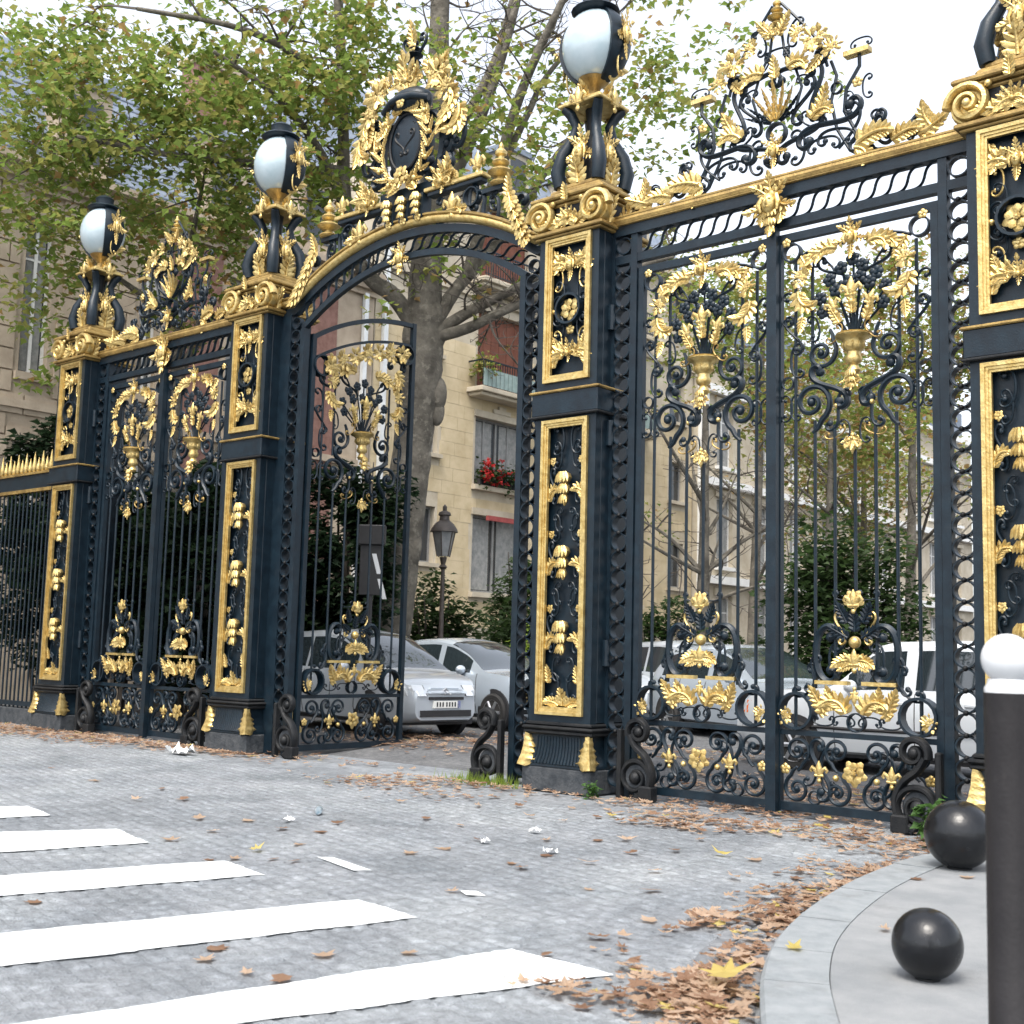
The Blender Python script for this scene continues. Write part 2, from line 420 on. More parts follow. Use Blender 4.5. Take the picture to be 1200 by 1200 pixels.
def acanthus_g(bend=0.0, curl=0.2, pairs=5, w=0.30):
    """carved leaf: arched midrib with pairs of pointed lobes that overlap at the root"""
    g = G()
    n = 24; pos = [(0.0, 0.0, 0.0)]
    for i in range(1, n+1):
        a = bend*(i/n)**1.3
        pos.append((pos[-1][0]+math.sin(a)/n*.82, pos[-1][1]+math.cos(a)/n*.82, a))
    def sp(t):
        i = min(n, max(0, t*n)); k = int(min(n-1, i)); f_ = i-k
        return [pos[k][q]+(pos[k+1][q]-pos[k][q])*f_ for q in range(3)]
    fwd = lambda t: -curl*max(0, t)**2*.7
    g.tube([(sp(t)[0], fwd(t)-.06, sp(t)[1]) for t in np.linspace(0, 1, 10)], np.linspace(.055, .028, 10), 6)
    for k in range(pairs):
        t = .04+.80*k/(pairs-1); x, z, a = sp(t)
        for s_ in (-1, 1):
            L = w*(1.05-.35*t)*(1.25 if 0 < k < pairs-1 else 1)
            leaflet(g, (x, z), a+s_*(R(62)-R(28)*t), L, w*(.36-.10*t), .05, fwd(t))
    x, z, a = sp(1.0); leaflet(g, (x-.06*math.sin(a), z-.06*math.cos(a)), a, .26, .10, .08, fwd(1))
    return g
def petal(g, a, r0, r1, wd, y0, y1):
    c, s_ = math.sin(a), math.cos(a)
    P = lambda u, v, y: (c*u+s_*v, y, s_*u-c*v)
    m_ = r0+(r1-r0)*.62
    vs = [P(r0, 0, y0), P(m_, -wd, y0*.6+y1*.4-.02), P(m_*.98, 0, (y0+y1)/2-.07), P(m_, wd, y0*.6+y1*.4-.02), P(r1*.96, -wd*.45, y1), P(r1, 0, y1-.03), P(r1*.96, wd*.45, y1), P(m_, 0, .03)]
    g.add(vs, [(0, 1, 2), (0, 2, 3), (1, 4, 5, 2), (2, 5, 6, 3), (0, 7, 1), (0, 3, 7), (1, 7, 4), (4, 7, 5), (5, 7, 6), (6, 7, 3)])
def rosette_g(n=5):
    g = G()
    for k in range(n):
        petal(g, 2*PI*(k+.5)/n, .08, .56, .17, -.05, -.02)
    for k in range(n):
        petal(g, 2*PI*k/n, .06, .44, .17, -.10, -.12)
    for k in range(6):
        a = 2*PI*k/6; g.ball((.08*math.sin(a), -.17, .08*math.cos(a)), .055, 5, 4)
    g.ball((0, -.19, 0), .07, 6, 4)
    return g
def cluster_g(seed=1, n=16):
    r = random.Random(seed); g = G()
    for k in range(15):
        a = 2*PI*(k+r.random()*0.6)/15; d = r.uniform(.05, .3)
        c_ = np.array([d*math.cos(a), -.05-.08*r.random(), d*math.sin(a)])
        h = G(); petal(h, PI/2-a+r.uniform(-.5, .5), 0, r.uniform(.24, .42), r.uniform(.07, .13), -.04, -.05-.1*r.random())
        g.add([(p[0]+c_[0], p[1]+c_[1], p[2]+c_[2]) for p in h.v], h.f)
    for k in range(4):
        a = r.random()*2*PI; d = r.uniform(.02, .26); h = rosette_g(5); q = r.uniform(.28, .42)
        g.add([(p[0]*q+d*math.cos(a), p[1]*q-.13, p[2]*q+d*math.sin(a)) for p in h.v], h.f)
    for k in range(n):
        a = r.random()*2*PI; d = 0.40*math.sqrt(r.random())
        g.ball((d*math.cos(a), -0.13+0.08*r.random(), d*math.sin(a)*0.85), 0.035+0.04*r.random(), 5, 4)
    return g
def sub(g, h, sc, a=0.0, dx=0.0, dy=0.0, dz=0.0):
    c, d = math.cos(a)*sc, math.sin(a)*sc
    g.add([(dx+c*p[0]+d*p[2], dy+p[1]*sc, dz-d*p[0]+c*p[2]) for p in h.v], h.f, 0)
def shell_g(n=5):
    g = G()
    for k in range(n):
        a = (k-(n-1)/2)*R(34)
        sub(g, acanthus_g(0, .35, 4, .26), .66-.03*abs(k-(n-1)/2), a, .04*math.sin(a), -.02*(n-abs(k-(n-1)/2)), -.12)
    for sx in (-1, 1):
        q = np.linspace(0, 1, 14); th = q*2*PI*.9; rr = .17*(1-q)+.02
        g.tube([(sx*(.26-rr_*math.cos(t_)), -.12-.05*u, -.16+rr_*math.sin(t_)) for u, t_, rr_ in zip(q, th, rr)], np.linspace(.055, .03, 14), 5)
    sub(g, acanthus_g(0, .2, 4, .26), .40, PI, 0, -.08, -.12)
    g.ball((0, -.2, -.12), .10, 8, 6, 1, .9, 1)
    return g
def mask_g():
    g = G()
    for k in (-1, 1, 0):
        sub(g, acanthus_g(.5*k, .3, 4, .30), .58-.06*abs(k), k*R(38), .05*k, -.05, -.10)
    for k in (-1, 1):
        sub(g, acanthus_g(-.9*k, .2, 4, .28), .62, k*R(135), .10*k, -.03, -.18)
    sub(g, acanthus_g(0, .15, 5, .26), .62, PI, 0, -.06, -.40)
    g.ball((0, -.16, -.26), .20, 10, 7, .85, .8, 1.25)
    g.ball((0, -.33, -.27), .045, 6, 4, .8, 1, 1.6)
    for sx in (-1, 1):
        g.ball((sx*.075, -.29, -.19), .04, 6, 4, 1.2, .7, .7)
        g.tube([(sx*.17, -.14, -.08), (sx*.24, -.19, -.26), (sx*.20, -.18, -.44)], [.05, .065, .03], 6)
    g.ball((0, -.28, -.37), .05, 6, 4, 1.4, .7, .6)
    return g
def urn_g():
    g = G().lathe([(.02, -1.0), (.12, -.98), (.17, -.9), (.13, -.82), (.10, -.76), (.18, -.70), (.20, -.60), (.16, -.52), (.16, -.45), (.23, -.39), (.27, -.31), (.25, -.22), (.29, -.15), (.40, -.10), (.44, -.05), (.40, -.02), (.42, .0)], 14)
    for k in range(10):
        a = 2*PI*k/10
        g.ball((.24*math.cos(a), .24*math.sin(a), -.30), .05, 5, 4, 1, 1, 1.8)
    return g
def husk_g():
    g = G(); z = 0
    for (r, h) in ((.22, .36), (.18, .32), (.13, .30)):
        g.lathe([(.05, z), (r*.8, z-h*.15), (r, z-h*.45), (r*.75, z-h*.75), (r*.35, z-h), (.04, z-h*1.05)], 9, (0, -.1, 0))
        for k in range(-2, 3): leaflet(g, (k*r*.28, z-.02), PI-k*.22, h*.92, r*.36, .02, -.1-r*.9*(1-abs(k)*.18))
        z -= h*.92
    return g
def fleur_g():
    g = G()
    g.tube([(0, -.06, -.5), (0, -.1, -.1), (0, -.12, .2), (0, -.1, .5)], [.05, .11, .16, .03], 7, .7)
    for s in (-1, 1):
        g.tube([(s*.05, -.08, -.2), (s*.2, -.12, .08), (s*.33, -.12, .18), (s*.42, -.1, .05), (s*.36, -.1, -.04)], [.05, .1, .1, .07, .05], 6, .8)
    g.tube([(-.22, -.1, -.18), (.22, -.1, -.18)], .07, 6)
    g.ball((0, -.08, -.42), .12, 7, 5, 1, .8, 1)
    return g
def ring_g():
    g = G(); n = 18; vs = []; fs = []
    for k in range(n):
        a = 2*PI*k/n
        for (r, y) in ((.5, -.18), (.5, .18), (.43, .18), (.43, -.18)):
            vs.append((r*math.sin(a), y, r*math.cos(a)))
    for k in range(n):
        j = (k+1) % n
        for q in range(4):
            p = (q+1) % 4
            fs.append((k*4+q, j*4+q, j*4+p, k*4+p))
    return g.add(vs, fs)
def finial_g():
    return G().lathe([(.02, 0), (.20, .01), (.24, .05), (.20, .09), (.10, .13), (.08, .19), (.22, .24), (.30, .30), (.22, .36), (.09, .40), (.08, .44), (.17, .48), (.20, .53), (.15, .58), (.07, .61), (.07, .66), (.13, .70), (.14, .76), (.09, .82), (.05, .86), (.06, .9), (.03, .96), (.005, 1.0)], 12)
def bud_g():
    g = G()
    for k in range(5):
        a = 2*PI*k/5
        g.ball((.26*math.sin(a), -.06, .26*math.cos(a)), .24, 6, 4, 1, .55, 1)
    g.ball((0, -.14, 0), .16, 6, 4)
    return g
def volute_g():
    t = np.linspace(0, 1, 40)
    a = t*2*PI*2.1
    r = .5*(1-t)**1.1+.05
    P = np.stack([r*np.cos(a), -.06-.12*t, r*np.sin(a)], 1)
    g = G().tube(P, .12*(1-.55*t), 7, 1.4)
    g.ball((0, -.2, 0), .12, 8, 6)
    g.lathe([(.47, .25), (.5, .1), (.46, -.02), (.1, -.05)], 20, (0, 0, 0), 'y')
    return g
def sbar_g():
    t = np.linspace(-1, 1, 17)
    x = .20*t+.46*t**3
    z = .5*np.sin(t*PI/2*.98)
    g = G().tube(np.stack([x, 0*x, z], 1), [.05]*4+[.052]*9+[.05]*4, 6, 1.9)
    for s_ in (-1, 1): g.ball((s_*.02, 0, s_*.08), .075, 6, 4, 1, 1.2, 1)
    return g
def spiral_g():
    q = np.linspace(0, 1, 40); th = R(-60)+q*2*PI*1.7; rr = .46*(1-q)**1.05+.05
    P_ = [(rr_*math.cos(t_), -.05*u, rr_*math.sin(t_)) for u, t_, rr_ in zip(q, th, rr)]
    P_ = [(.02, 0, -.75), (.16, 0, -.62)]+P_
    g = G().tube(P_, np.concatenate([[.05, .06], np.linspace(.07, .05, 40)]), 7, 1.3)
    g.ball((0, -.05, 0), .11, 8, 6)
    return g
LIB = {'spiral': spiral_g, 'cscroll': lambda: scroll_g(CC), 'sscroll': lambda: scroll_g(SC), 'hook': lambda: scroll_g(HK, .032, .07, True),
       'thickc': lambda: scroll_g(CC, .060, .095), 'thicks': lambda: scroll_g(SC, .058, .095),
       'acanthus': acanthus_g, 'acbend': lambda: acanthus_g(1.9, .12, 6), 'acsoft': lambda: acanthus_g(0.9, .2, 6), 'acwide': lambda: acanthus_g(0, .3, 4, .42),
       'rosette': rosette_g, 'cluster': lambda: cluster_g(1), 'cluster2': lambda: cluster_g(5, 18), 'shell': shell_g, 'mask': mask_g, 'urn': urn_g,
       'husk': husk_g, 'fleur': fleur_g, 'ring': ring_g, 'finial': finial_g, 'bud': bud_g, 'volute': volute_g,
       'sbar': sbar_g, 'ballu': lambda: G().ball((0, 0, 0), .5, 12, 8)}
NAME = {'spiral': 'spiral_scroll', 'cscroll': 'scroll', 'sscroll': 'scroll', 'hook': 'tendril', 'thickc': 'scroll', 'thicks': 'scroll', 'acanthus': 'acanthus_leaf', 'acbend': 'acanthus_leaf', 'acsoft': 'acanthus_leaf',
        'acwide': 'acanthus_leaf', 'rosette': 'rosette', 'cluster': 'flower_cluster', 'cluster2': 'flower_cluster', 'shell': 'shell', 'mask': 'mask', 'urn': 'urn', 'husk': 'husk_drop',
        'fleur': 'fleuron', 'ring': 'ring', 'finial': 'finial', 'bud': 'flower', 'volute': 'volute', 'ballu': 'knob', 'sbar': 'lintel_curve'}
def orn(kind, m, parent, x, z, s, rot=0, flip=False, y=0.0, sx=None, name=None, sy=None):
    me = cached(kind, LIB[kind], m, .75)
    X = s if sx is None else sx
    return link(name or NAME[kind], me, parent, (x, y, z), (0, R(rot), 0), (-X if flip else X, sy or (abs(s)+abs(X))/2, s))
def pair(kind, m, parent, x, z, s, rot=0, y=0.0, sx=None, cx=0.0, name=None):
    orn(kind, m, parent, cx+x, z, s, rot, False, y, sx, name)
    orn(kind, m, parent, cx-x, z, s, -rot, True, y, sx, name)

# ------------------------------------------------------------------ setting: ground, street, markings, pavement
def sheet(name, pts, z, m):
    g = G().add([(x, y, z) for x, y in pts], [tuple(range(len(pts)))])
    o = obj(name, g, m, None, 0)
    return tag(o, kind='structure')
sheet('ground', [(-700, -700), (700, -700), (700, 700), (-700, 700)], -0.012, 'avenue')
street = sheet('street', [(-60, -60), (60, -60), (60, 1.2), (-60, 1.2)], 0.0, 'street')
g = G()
ys = [(0.95, -0.005), (2.6, 0.11), (70, 0.11)]
for (ya, za), (yb, zb) in zip(ys[:-1], ys[1:]):
    g.add([(-17.5, ya, za), (20, ya, za), (20, yb, zb), (-17.5, yb, zb)], [(0, 1, 2, 3)])
tag(obj('avenue', g, 'avenue', None, 0), kind='structure')
def zg(y): return 0.004 if y < .95 else 0.004+min(1, (y-.95)/1.65)*.106

def px_ground(px, py, z=0.004):
    d = Fv*FPX+Rv*(px-600)-Uv*(py-600)
    p = CAM+d*(z-CAM[2])/d[2]
    return (p[0], p[1])
# each stripe: far-left, near-left carried on past the picture edge, then the two end corners
def stripe(tl, tr, br, bl):
    tl = (tr[0]+(tl[0]-tr[0])*2.2, tr[1]+(tl[1]-tr[1])*2.2)
    bl = (br[0]+(bl[0]-br[0])*2.2, br[1]+(bl[1]-br[1])*2.2)
    pts = []
    C_ = [np.array(q) for q in (bl, br, tr, tl)]
    for a_, b_ in zip(C_, C_[1:]+C_[:1]):
        n = int(np.linalg.norm(b_-a_)/.035)+1
        nn = np.array([(b_-a_)[1], -(b_-a_)[0]])/np.linalg.norm(b_-a_)
        for k in range(n): pts.append(a_+(b_-a_)*k/n+nn*rng.gauss(0, .0035)+nn*.008*math.sin(k*.31+a_[0]*9))
    o = sheet('crosswalk_stripe', [tuple(q) for q in pts], 0.005, 'paint')
    return o
stripe((-2.55, -5.5), (-2.22, -4.81), (-1.56, -4.94), (-1.70, -5.5))
stripe((-0.88, -5.56), (-0.55, -4.94), (0.19, -5.12), (-0.05, -6.0))
stripe((0.76, -6.41), (1.17, -5.16), (1.78, -5.27), (1.35, -6.72))
stripe((2.21, -7.16), (2.76, -5.35), (3.35, -5.43), (2.82, -7.48))
stripe((3.79, -7.28), (4.18, -5.59), (4.83, -5.61), (4.48, -6.61))
sheet('road_marking', [(1.47, -4.58), (1.56, -4.50), (2.11, -4.64), (2.04, -4.74)], 0.0055, 'paint')
sheet('road_marking', [(2.98, -4.70), (3.06, -4.63), (3.20, -4.70), (3.10, -4.77)], 0.0055, 'paint')

# pavement with kerb stones
KO = smooth_path([(11, -9.2), (8.6, -8.45), (6.9, -7.35), (6.18, -6.55), (5.72, -5.83), (5.42, -5.25), (5.18, -4.65), (4.97, -3.9), (4.79, -2.99), (4.70, -2.02), (4.76, -1.45), (5.0, -1.0), (5.35, -.72)], 8)
dK = np.gradient(KO, axis=0); dK /= np.linalg.norm(dK, axis=1)[:, None]
NK = np.stack([dK[:, 1], -dK[:, 0]], 1)
KI = KO+NK*0.29
pv = thing('pavement', None, None); pv['kind'] = 'structure'
base = np.vstack([KI+NK*0.004, [(20, -.72), (20, -9.2)]])
surf = obj('surface', G().add([(x, y, .121) for x, y in base], [tuple(range(len(base)))]), 'pave', pv, 0)
g = G()
side = [(x, y) for x, y in KO+NK*.012]
cuts = [0, 8, 16, 26, 35, 43, 52, 61, 70, 80, 89, len(KO)-1]
cuts = [c for c in cuts if c < len(KO)-1]+[len(KO)-1]
for a, b in zip(cuts[:-1], cuts[1:]):
    g = G()
    idx = list(range(a, b+1)); zt = .127+rng.uniform(-.004, .004)
    pO = [KO[i].copy() for i in idx]; pI = [KI[i].copy() for i in idx]
    e = .010
    for L in (pO, pI):
        L[0] = L[0]+dK[a]*e; L[-1] = L[-1]-dK[b]*e
    n = len(idx); vs = []
    for k in range(n):
        o_, i_ = pO[k], pI[k]; nn = NK[idx[k]]
        vs += [(o_[0], o_[1], -.05), (o_[0], o_[1], zt-.018), (o_[0]+nn[0]*.018, o_[1]+nn[1]*.018, zt), (i_[0], i_[1], zt), (i_[0], i_[1], -.05)]
    fs = []
    for k in range(n-1):
        for q in range(4):
            fs.append((k*5+q, k*5+5+q, k*5+6+q, k*5+1+q))
    fs += [(0, 1, 2, 3, 4), tuple((n-1)*5+q for q in (4, 3, 2, 1, 0))]
    obj('kerb_stone', g.add(vs, fs), 'kerb', pv, .5)
# sett gutter along the kerb
gut = thing('gutter', None, None); gut['kind'] = 'structure'
acc = 0
L = np.concatenate([[0], np.cumsum(np.linalg.norm(np.diff(KO, axis=0), axis=1))])
def sett_g(): return G().cbox(-.5, .5, -.5, .5, -.5, .5, .14)
for row in range(3):
    s = 1.6+row*.06
    while s < L[-1]-.3:
        ln = rng.uniform(.15, .2)
        i = np.interp(s, L, np.arange(len(L))); k = int(i)
        p = KO[k]+(KO[min(k+1, len(KO)-1)]-KO[k])*(i-k)
        p = p-NK[k]*(.075+row*.125)
        link('sett', cached('sett', sett_g, 'sett', .4), gut, (p[0], p[1], -.022+rng.uniform(-.004, .004)), (rng.uniform(-.03, .03), rng.uniform(-.03, .03), math.atan2(dK[k][1], dK[k][0])), (ln-.012, .112, .075))
        s += ln

# worn setts of the roadway, the nearest ones each a piece of its own
def sett_material():
    m = M['street'].copy(); m.name = 'worn_sett'; t = m.node_tree; b = t.nodes['Principled BSDF']
    src = b.inputs['Base Color'].links[0].from_socket
    g = t.nodes.new('ShaderNodeNewGeometry'); oi = t.nodes.new('ShaderNodeObjectInfo')
    ad = t.nodes.new('ShaderNodeMath'); ad.operation = 'ADD'; fr = t.nodes.new('ShaderNodeMath'); fr.operation = 'FRACT'
    t.links.new(g.outputs['Random Per Island'], ad.inputs[0]); t.links.new(oi.outputs['Random'], ad.inputs[1]); t.links.new(ad.outputs[0], fr.inputs[0])
    mr = t.nodes.new('ShaderNodeMapRange'); mr.inputs['To Min'].default_value = 0.90; mr.inputs['To Max'].default_value = 1.09
    t.links.new(fr.outputs[0], mr.inputs['Value'])
    x = t.nodes.new('ShaderNodeMix'); x.data_type = 'RGBA'; x.blend_type = 'MULTIPLY'; x.inputs[0].default_value = 1
    t.links.new(src, x.inputs[6]); t.links.new(mr.outputs[0], x.inputs[7]); t.links.new(x.outputs[2], b.inputs['Base Color'])
    return m
M['wsett'] = sett_material()
def worn_sett_g():
    v = [(-.5, -.5, -.5), (.5, -.5, -.5), (.5, .5, -.5), (-.5, .5, -.5), (-.47, -.46, .2), (.47, -.46, .2), (.47, .46, .2), (-.47, .46, .2), (-.36, -.33, .47), (.36, -.33, .47), (.36, .33, .47), (-.36, .33, .47), (0, 0, .5)]
    f = []
    for a in (0, 4):
        for k in range(4): f.append((a+k, a+(k+1) % 4, a+4+(k+1) % 4, a+4+k))
    return G().add(v, f+[(8, 9, 12), (9, 10, 12), (10, 11, 12), (11, 8, 12)])
unit = worn_sett_g()
ko = [tuple(p) for p in KO]
def near_kerb(x, y):
    d = min((x-p[0])**2+(y-p[1])**2 for p in ko[::2]); return d
def on_pavement(x, y):
    # right of the kerb line
    best = min(range(0, len(ko), 2), key=lambda k: (x-ko[k][0])**2+(y-ko[k][1])**2)
    return (x-ko[best][0])*NK[best][0]+(y-ko[best][1])*NK[best][1] > -.44
r8 = random.Random(88)
ang = R(-13); ca, sa = math.cos(ang), math.sin(ang)
field = []
v_ = -11.0
row = 0
while v_ < 4.5:
    u_0 = -15.0+(.09 if row % 2 else 0)
    while u_0 < 8.5:
        ln = r8.uniform(.145, .195)
        u, v = u_0+ln/2, v_+.058
        x, y = u*ca-v*sa, u*sa+v*ca
        u_0 += ln
        if not (-8.6 < y < -.75) or x > 7 or x < -13: continue
        rx, ry = x-CAM[0], y-CAM[1]
        dep = rx*Fv[0]+ry*Fv[1]-1.5*Fv[2]
        if dep < 3.2 or abs(rx*Rv[0]+ry*Rv[1]) > .50*dep+.5: continue
        if x > 3.0 and on_pavement(x, y): continue
        field.append((dep, x, y, ln))
    v_ += .116; row += 1
field.sort()
me = cached('worn_sett', worn_sett_g, 'wsett', .9)
stuff = G()
for k, (dep, x, y, ln) in enumerate(field):
    zt = .002+r8.uniform(-.0025, .0015); th = ang+r8.uniform(-.03, .03); wd = .110+r8.uniform(-.004, .002)
    if k < 280:
        link('sett', me, street, (x, y, zt-.02), (r8.uniform(-.015, .015), r8.uniform(-.015, .015), th), (ln-.006, wd, .04))
    else:
        c, d = math.cos(th), math.sin(th); tx, ty = r8.uniform(-.012, .012), r8.uniform(-.012, .012)
        vs = []
        for (a, b, e) in unit.v:
            a *= ln-.006; b *= wd
            vs.append((x+a*c-b*d, y+a*d+b*c, zt-.02+e*.04+a*tx+b*ty))
        stuff.add(vs, unit.f)
obj('setts', stuff, 'wsett', street, .9)['kind'] = 'stuff'
street.location.z = -.006
for o in street.children: o.location.z += .006
# ------------------------------------------------------------------ gate pillars
PX = {1: -10.755, 2: -5.855, 3: 0.0, 4: 4.9}
plab = {1: 'leftmost tall blue-black gate pillar with gold framed panels, beside the spiked railing', 2: 'blue-black gate pillar with gold panels at the left foot of the arch',
        3: 'central blue-black gate pillar with gold panels between the open arch and closed gate', 4: 'rightmost blue-black gate pillar with gold panels, cut off behind the white-topped bollard'}
def mould(w, d, zs, c=.01):     # stacked rectangular mouldings: list of (extra, z0, z1)
    g = G()
    for e, a, b in zs:
        g.cbox(-w/2-e, w/2+e, -e, d+e, a, b, c)
    return g
def frame_g(w, z0, z1, t, y0):
    g = G()
    for (tt, yy0, yy1, off) in ((t*.42, y0-.035, y0+.02, 0), (t*.30, y0-.02, y0+.02, t*.42), (t*.28, y0-.008, y0+.03, t*.72)):
        a, b = w/2-off, w/2-off-tt
        z_0, z_1 = z0+off, z1-off
        g.box(-a, -b, yy0, yy1, z_0, z_1); g.box(b, a, yy0, yy1, z_0, z_1)
        g.box(-b, b, yy0, yy1, z_0, z_0+tt); g.box(-b, b, yy0, yy1, z_1-tt, z_1)
    return g
def pillar(i):
    D = .80
    t = thing('gate_pillar', plab[i], 'gate pillar', (PX[i], 0, 0), 0, 'pillars of the gilded gate')
    link('plinth', cached('plinth', lambda: G().cbox(-.47, .47, -.06, D+.06, 0, .27, .02), 'plinth', .4), t)
    def base_():
        g = G()
        # fluted bell-shaped base
        n = 22; prof = [(.27, .46), (.30, .455), (.38, .425), (.48, .405), (.58, .40), (.61, .40)]
        for k in range(len(prof)-1):
            (z0, a), (z1, b) = prof[k], prof[k+1]
            g.add([(-a, -a+.40, z0), (a, -a+.40, z0), (b, -b+.40, z1), (-b, -b+.40, z1)], [(0, 1, 2, 3)])
            g.add([(a, -a+.40, z0), (a, D+a-.40, z0), (b, D+b-.40, z1), (b, -b+.40, z1)], [(0, 1, 2, 3)])
            g.add([(-a, -a+.40, z0), (-a, D+a-.40, z0), (-b, D+b-.40, z1), (-b, -b+.40, z1)], [(3, 2, 1, 0)])
        for k in range(15):
            x = -.30+.60*k/14
            g.tube([(x*1.05, -.07, .30), (x, -.035, .38), (x*.97, -.012, .48), (x*.95, -.006, .59)], .016, 5)
        return g
    link('base', cached('pbase', base_, 'iron', .6), t)
    link('base_moulding', cached('bm', lambda: mould(.84, D, [(.05, .61, .66), (.065, .66, .70), (.03, .70, .745)], .015), 'iron2', .6), t)
    def corner_leaf():
        g = G(); n = 18; cols = (-1, -.7, -.35, 0, .35, .7, 1); vs = []
        for layer in (0, 1):
            for i in range(n+1):
                t_ = i/n; z = .275+.345*t_
                a_ = float(np.interp(z, [.27, .30, .38, .48, .58, .63], [.46, .455, .43, .412, .405, .40]))
                ph = (t_*5) % 1.0
                wd = .165*(.30+.70*min(1, t_/.2)**.6)*(1-t_**1.5)*(.55+.45*(1-ph)**.7)+.016
                for c in cols:
                    q = abs(c)*wd; o_ = (.035*(1-abs(c)**2)+.016+.012*math.cos(2*PI*ph)*abs(c)) if layer == 0 else -.01
                    if c == 0: o_ *= .8
                    x = a_-q if c < 0 else a_+o_
                    y = -(a_-.40)-o_ if c < 0 else -(a_-.40)+q
                    if c == 0: y = -(a_-.40)-o_
                    vs.append((x, y, z-abs(c)*.02))
        nc = len(cols); off_ = (n+1)*nc; fs = []
        for i in range(n):
            for j in range(nc-1):
                q = (i*nc+j, i*nc+j+1, (i+1)*nc+j+1, (i+1)*nc+j); fs.append(q); fs.append(tuple(off_+v for v in q[::-1]))
            for j in (0, nc-1):
                q = (i*nc+j, (i+1)*nc+j, off_+(i+1)*nc+j, off_+i*nc+j); fs.append(q)
        return g.add(vs, fs)
    me = cached('corner_leaf', corner_leaf, 'gold', .8)
    link('acanthus_leaf', me, t); link('acanthus_leaf', me, t, sc=(-1, 1, 1))
    link('acanthus_leaf', me, t, (0, D, 0), (0, 0, 0), (1, -1, 1)); link('acanthus_leaf', me, t, (0, D, 0), (0, 0, 0), (-1, -1, 1))
    def shaft():
        g = G()
        w = .42; y1 = D
        pw = .315
        g.cbox(-w, w, .10, y1, .745, 6.22, .012)
        for (za, zb) in ((.745, 4.12), (4.38, 6.22)):
            g.box(-w, -pw, 0, .0999, za, zb); g.box(pw, w, 0, .0999, za, zb)
        for za, zb in ((.745, .84), (4.05, 4.12), (4.38, 4.52), (6.15, 6.22)):
            g.box(-pw, pw, 0, .0998, za, zb)
        return g
    link('shaft', cached('shaft', shaft, 'iron', .5), t)
    link('panel_frame', cached('fr1', lambda: frame_g(.645, .82, 4.07, .085, 0), 'gold', 0), t)
    link('panel_frame', cached('fr2', lambda: frame_g(.645, 4.50, 6.165, .085, 0), 'gold', 0), t)
    link('middle_band', cached('mb', lambda: mould(.84, D, [(.045, 4.12, 4.38)], .012), 'iron', .5), t)
    link('band_moulding', cached('mb1', lambda: mould(.84, D, [(.07, 4.375, 4.405)], .01), 'goldd', .5), t)
    link('band_moulding', cached('mb2', lambda: mould(.84, D, [(.06, 4.095, 4.125)], .01), 'iron2', .5), t)
    # lower panel openwork
    y = .05
    for zc in (3.28, 2.46, 1.64):
        orn('husk', 'gold', t, 0, zc+.20, .40, y=y, sx=.33)
        pair('cscroll', 'iron', t, .125, zc+.40, .30, 0, y, sx=.24)
        pair('acbend', 'gold', t, .245, zc-.12, .28, 0, y, sx=-.24)
        pair('sscroll', 'iron', t, .18, zc+.05, .40, 0, y, sx=.3)
        pair('cscroll', 'iron', t, .10, zc-.33, .26, 180, y, sx=.24)
        pair('rosette', 'gold', t, .20, zc+.33, .09, 0, y)
    pair('cscroll', 'iron', t, .12, 3.85, .34, 0, y)
    pair('cscroll', 'iron', t, .12, 1.12, .30, 0, y)
    pair('acanthus', 'gold', t, .20, 1.16, .20, 0, y)
    orn('acwide', 'gold', t, 0, .92, .20, 0, y=y); pair('acsoft', 'gold', t, .05, .92, .22, 55, y)
    # upper panel
    for s_, zc in ((1, 5.86), (-1, 4.80)):
        orn('mask' if s_ > 0 else 'shell', 'gold', t, 0, zc+.05, .26, 0, y=y)
        pair('acbend', 'gold', t, .07, zc-.02*s_, .34, 50 if s_ > 0 else 60, y)
        pair('acbend', 'gold', t, .235, zc+(.18 if s_ > 0 else -.12), .26, 180 if s_ > 0 else 0, y, sx=(.22 if s_ > 0 else -.22))
        pair('cscroll', 'gold', t, .17, zc-.17*s_, .26, 0, y)
        pair('cscroll', 'iron', t, .15, zc-.33*s_, .28, 0, y)
        pair('acanthus', 'gold', t, .16, zc+.06, .18, 160 if s_ > 0 else 20, y)
    orn('ring', 'iron', t, 0, 5.33, .36, 0, y=.04); orn('rosette', 'gold', t, .0, 5.33, .26, 0, y=y)
    orn('bud', 'gold', t, 0, 5.10, .12, y=y)
    pair('ballu', 'gold', t, .23, 5.33, .06, 0, y)
    pair('cscroll', 'iron', t, .2, 5.33, .34, 180, y)
    # capital
    link('capital_block', cached('capb', lambda: mould(.84, D, [(.0, 6.22, 6.56)], .01), 'iron2', .5), t)
    link('capital_moulding', cached('capm', lambda: mould(.84, D, [(.05, 6.175, 6.205), (.085, 6.205, 6.25)], .01), 'goldd', .5), t)
    link('capital_top', cached('capt', lambda: mould(.84, D, [(.02, 6.53, 6.57), (.06, 6.57, 6.61), (.10, 6.61, 6.66), (.02, 6.66, 6.70)], .014), 'goldd', .5), t)
    for s in (-1, 1):
        orn('volute', 'gold', t, s*.38, 6.42, .36, 0 if s > 0 else 0, s < 0, y=-.02)
        orn('acbend', 'gold', t, s*.12, 6.30, .34, s*-35, s > 0, y=-.02)
        for yy in (.12, .40, .68):
            link('acanthus_leaf', cached('acwide', LIB['acwide'], 'gold', 1.0), t, (s*.43, yy, 6.26), (0, 0, s*R(90)), (.26, .5, .30))
    orn('shell', 'gold', t, 0, 6.40, .22, 0, y=-.02)
    orn('acanthus', 'gold', t, 0, 6.56, .20, 0, y=-.10)
    pair('acsoft', 'gold', t, .08, 6.27, .30, 50, -.02)
    pair('ballu', 'gold', t, .20, 6.56, .07, 0, -.06)
    return t
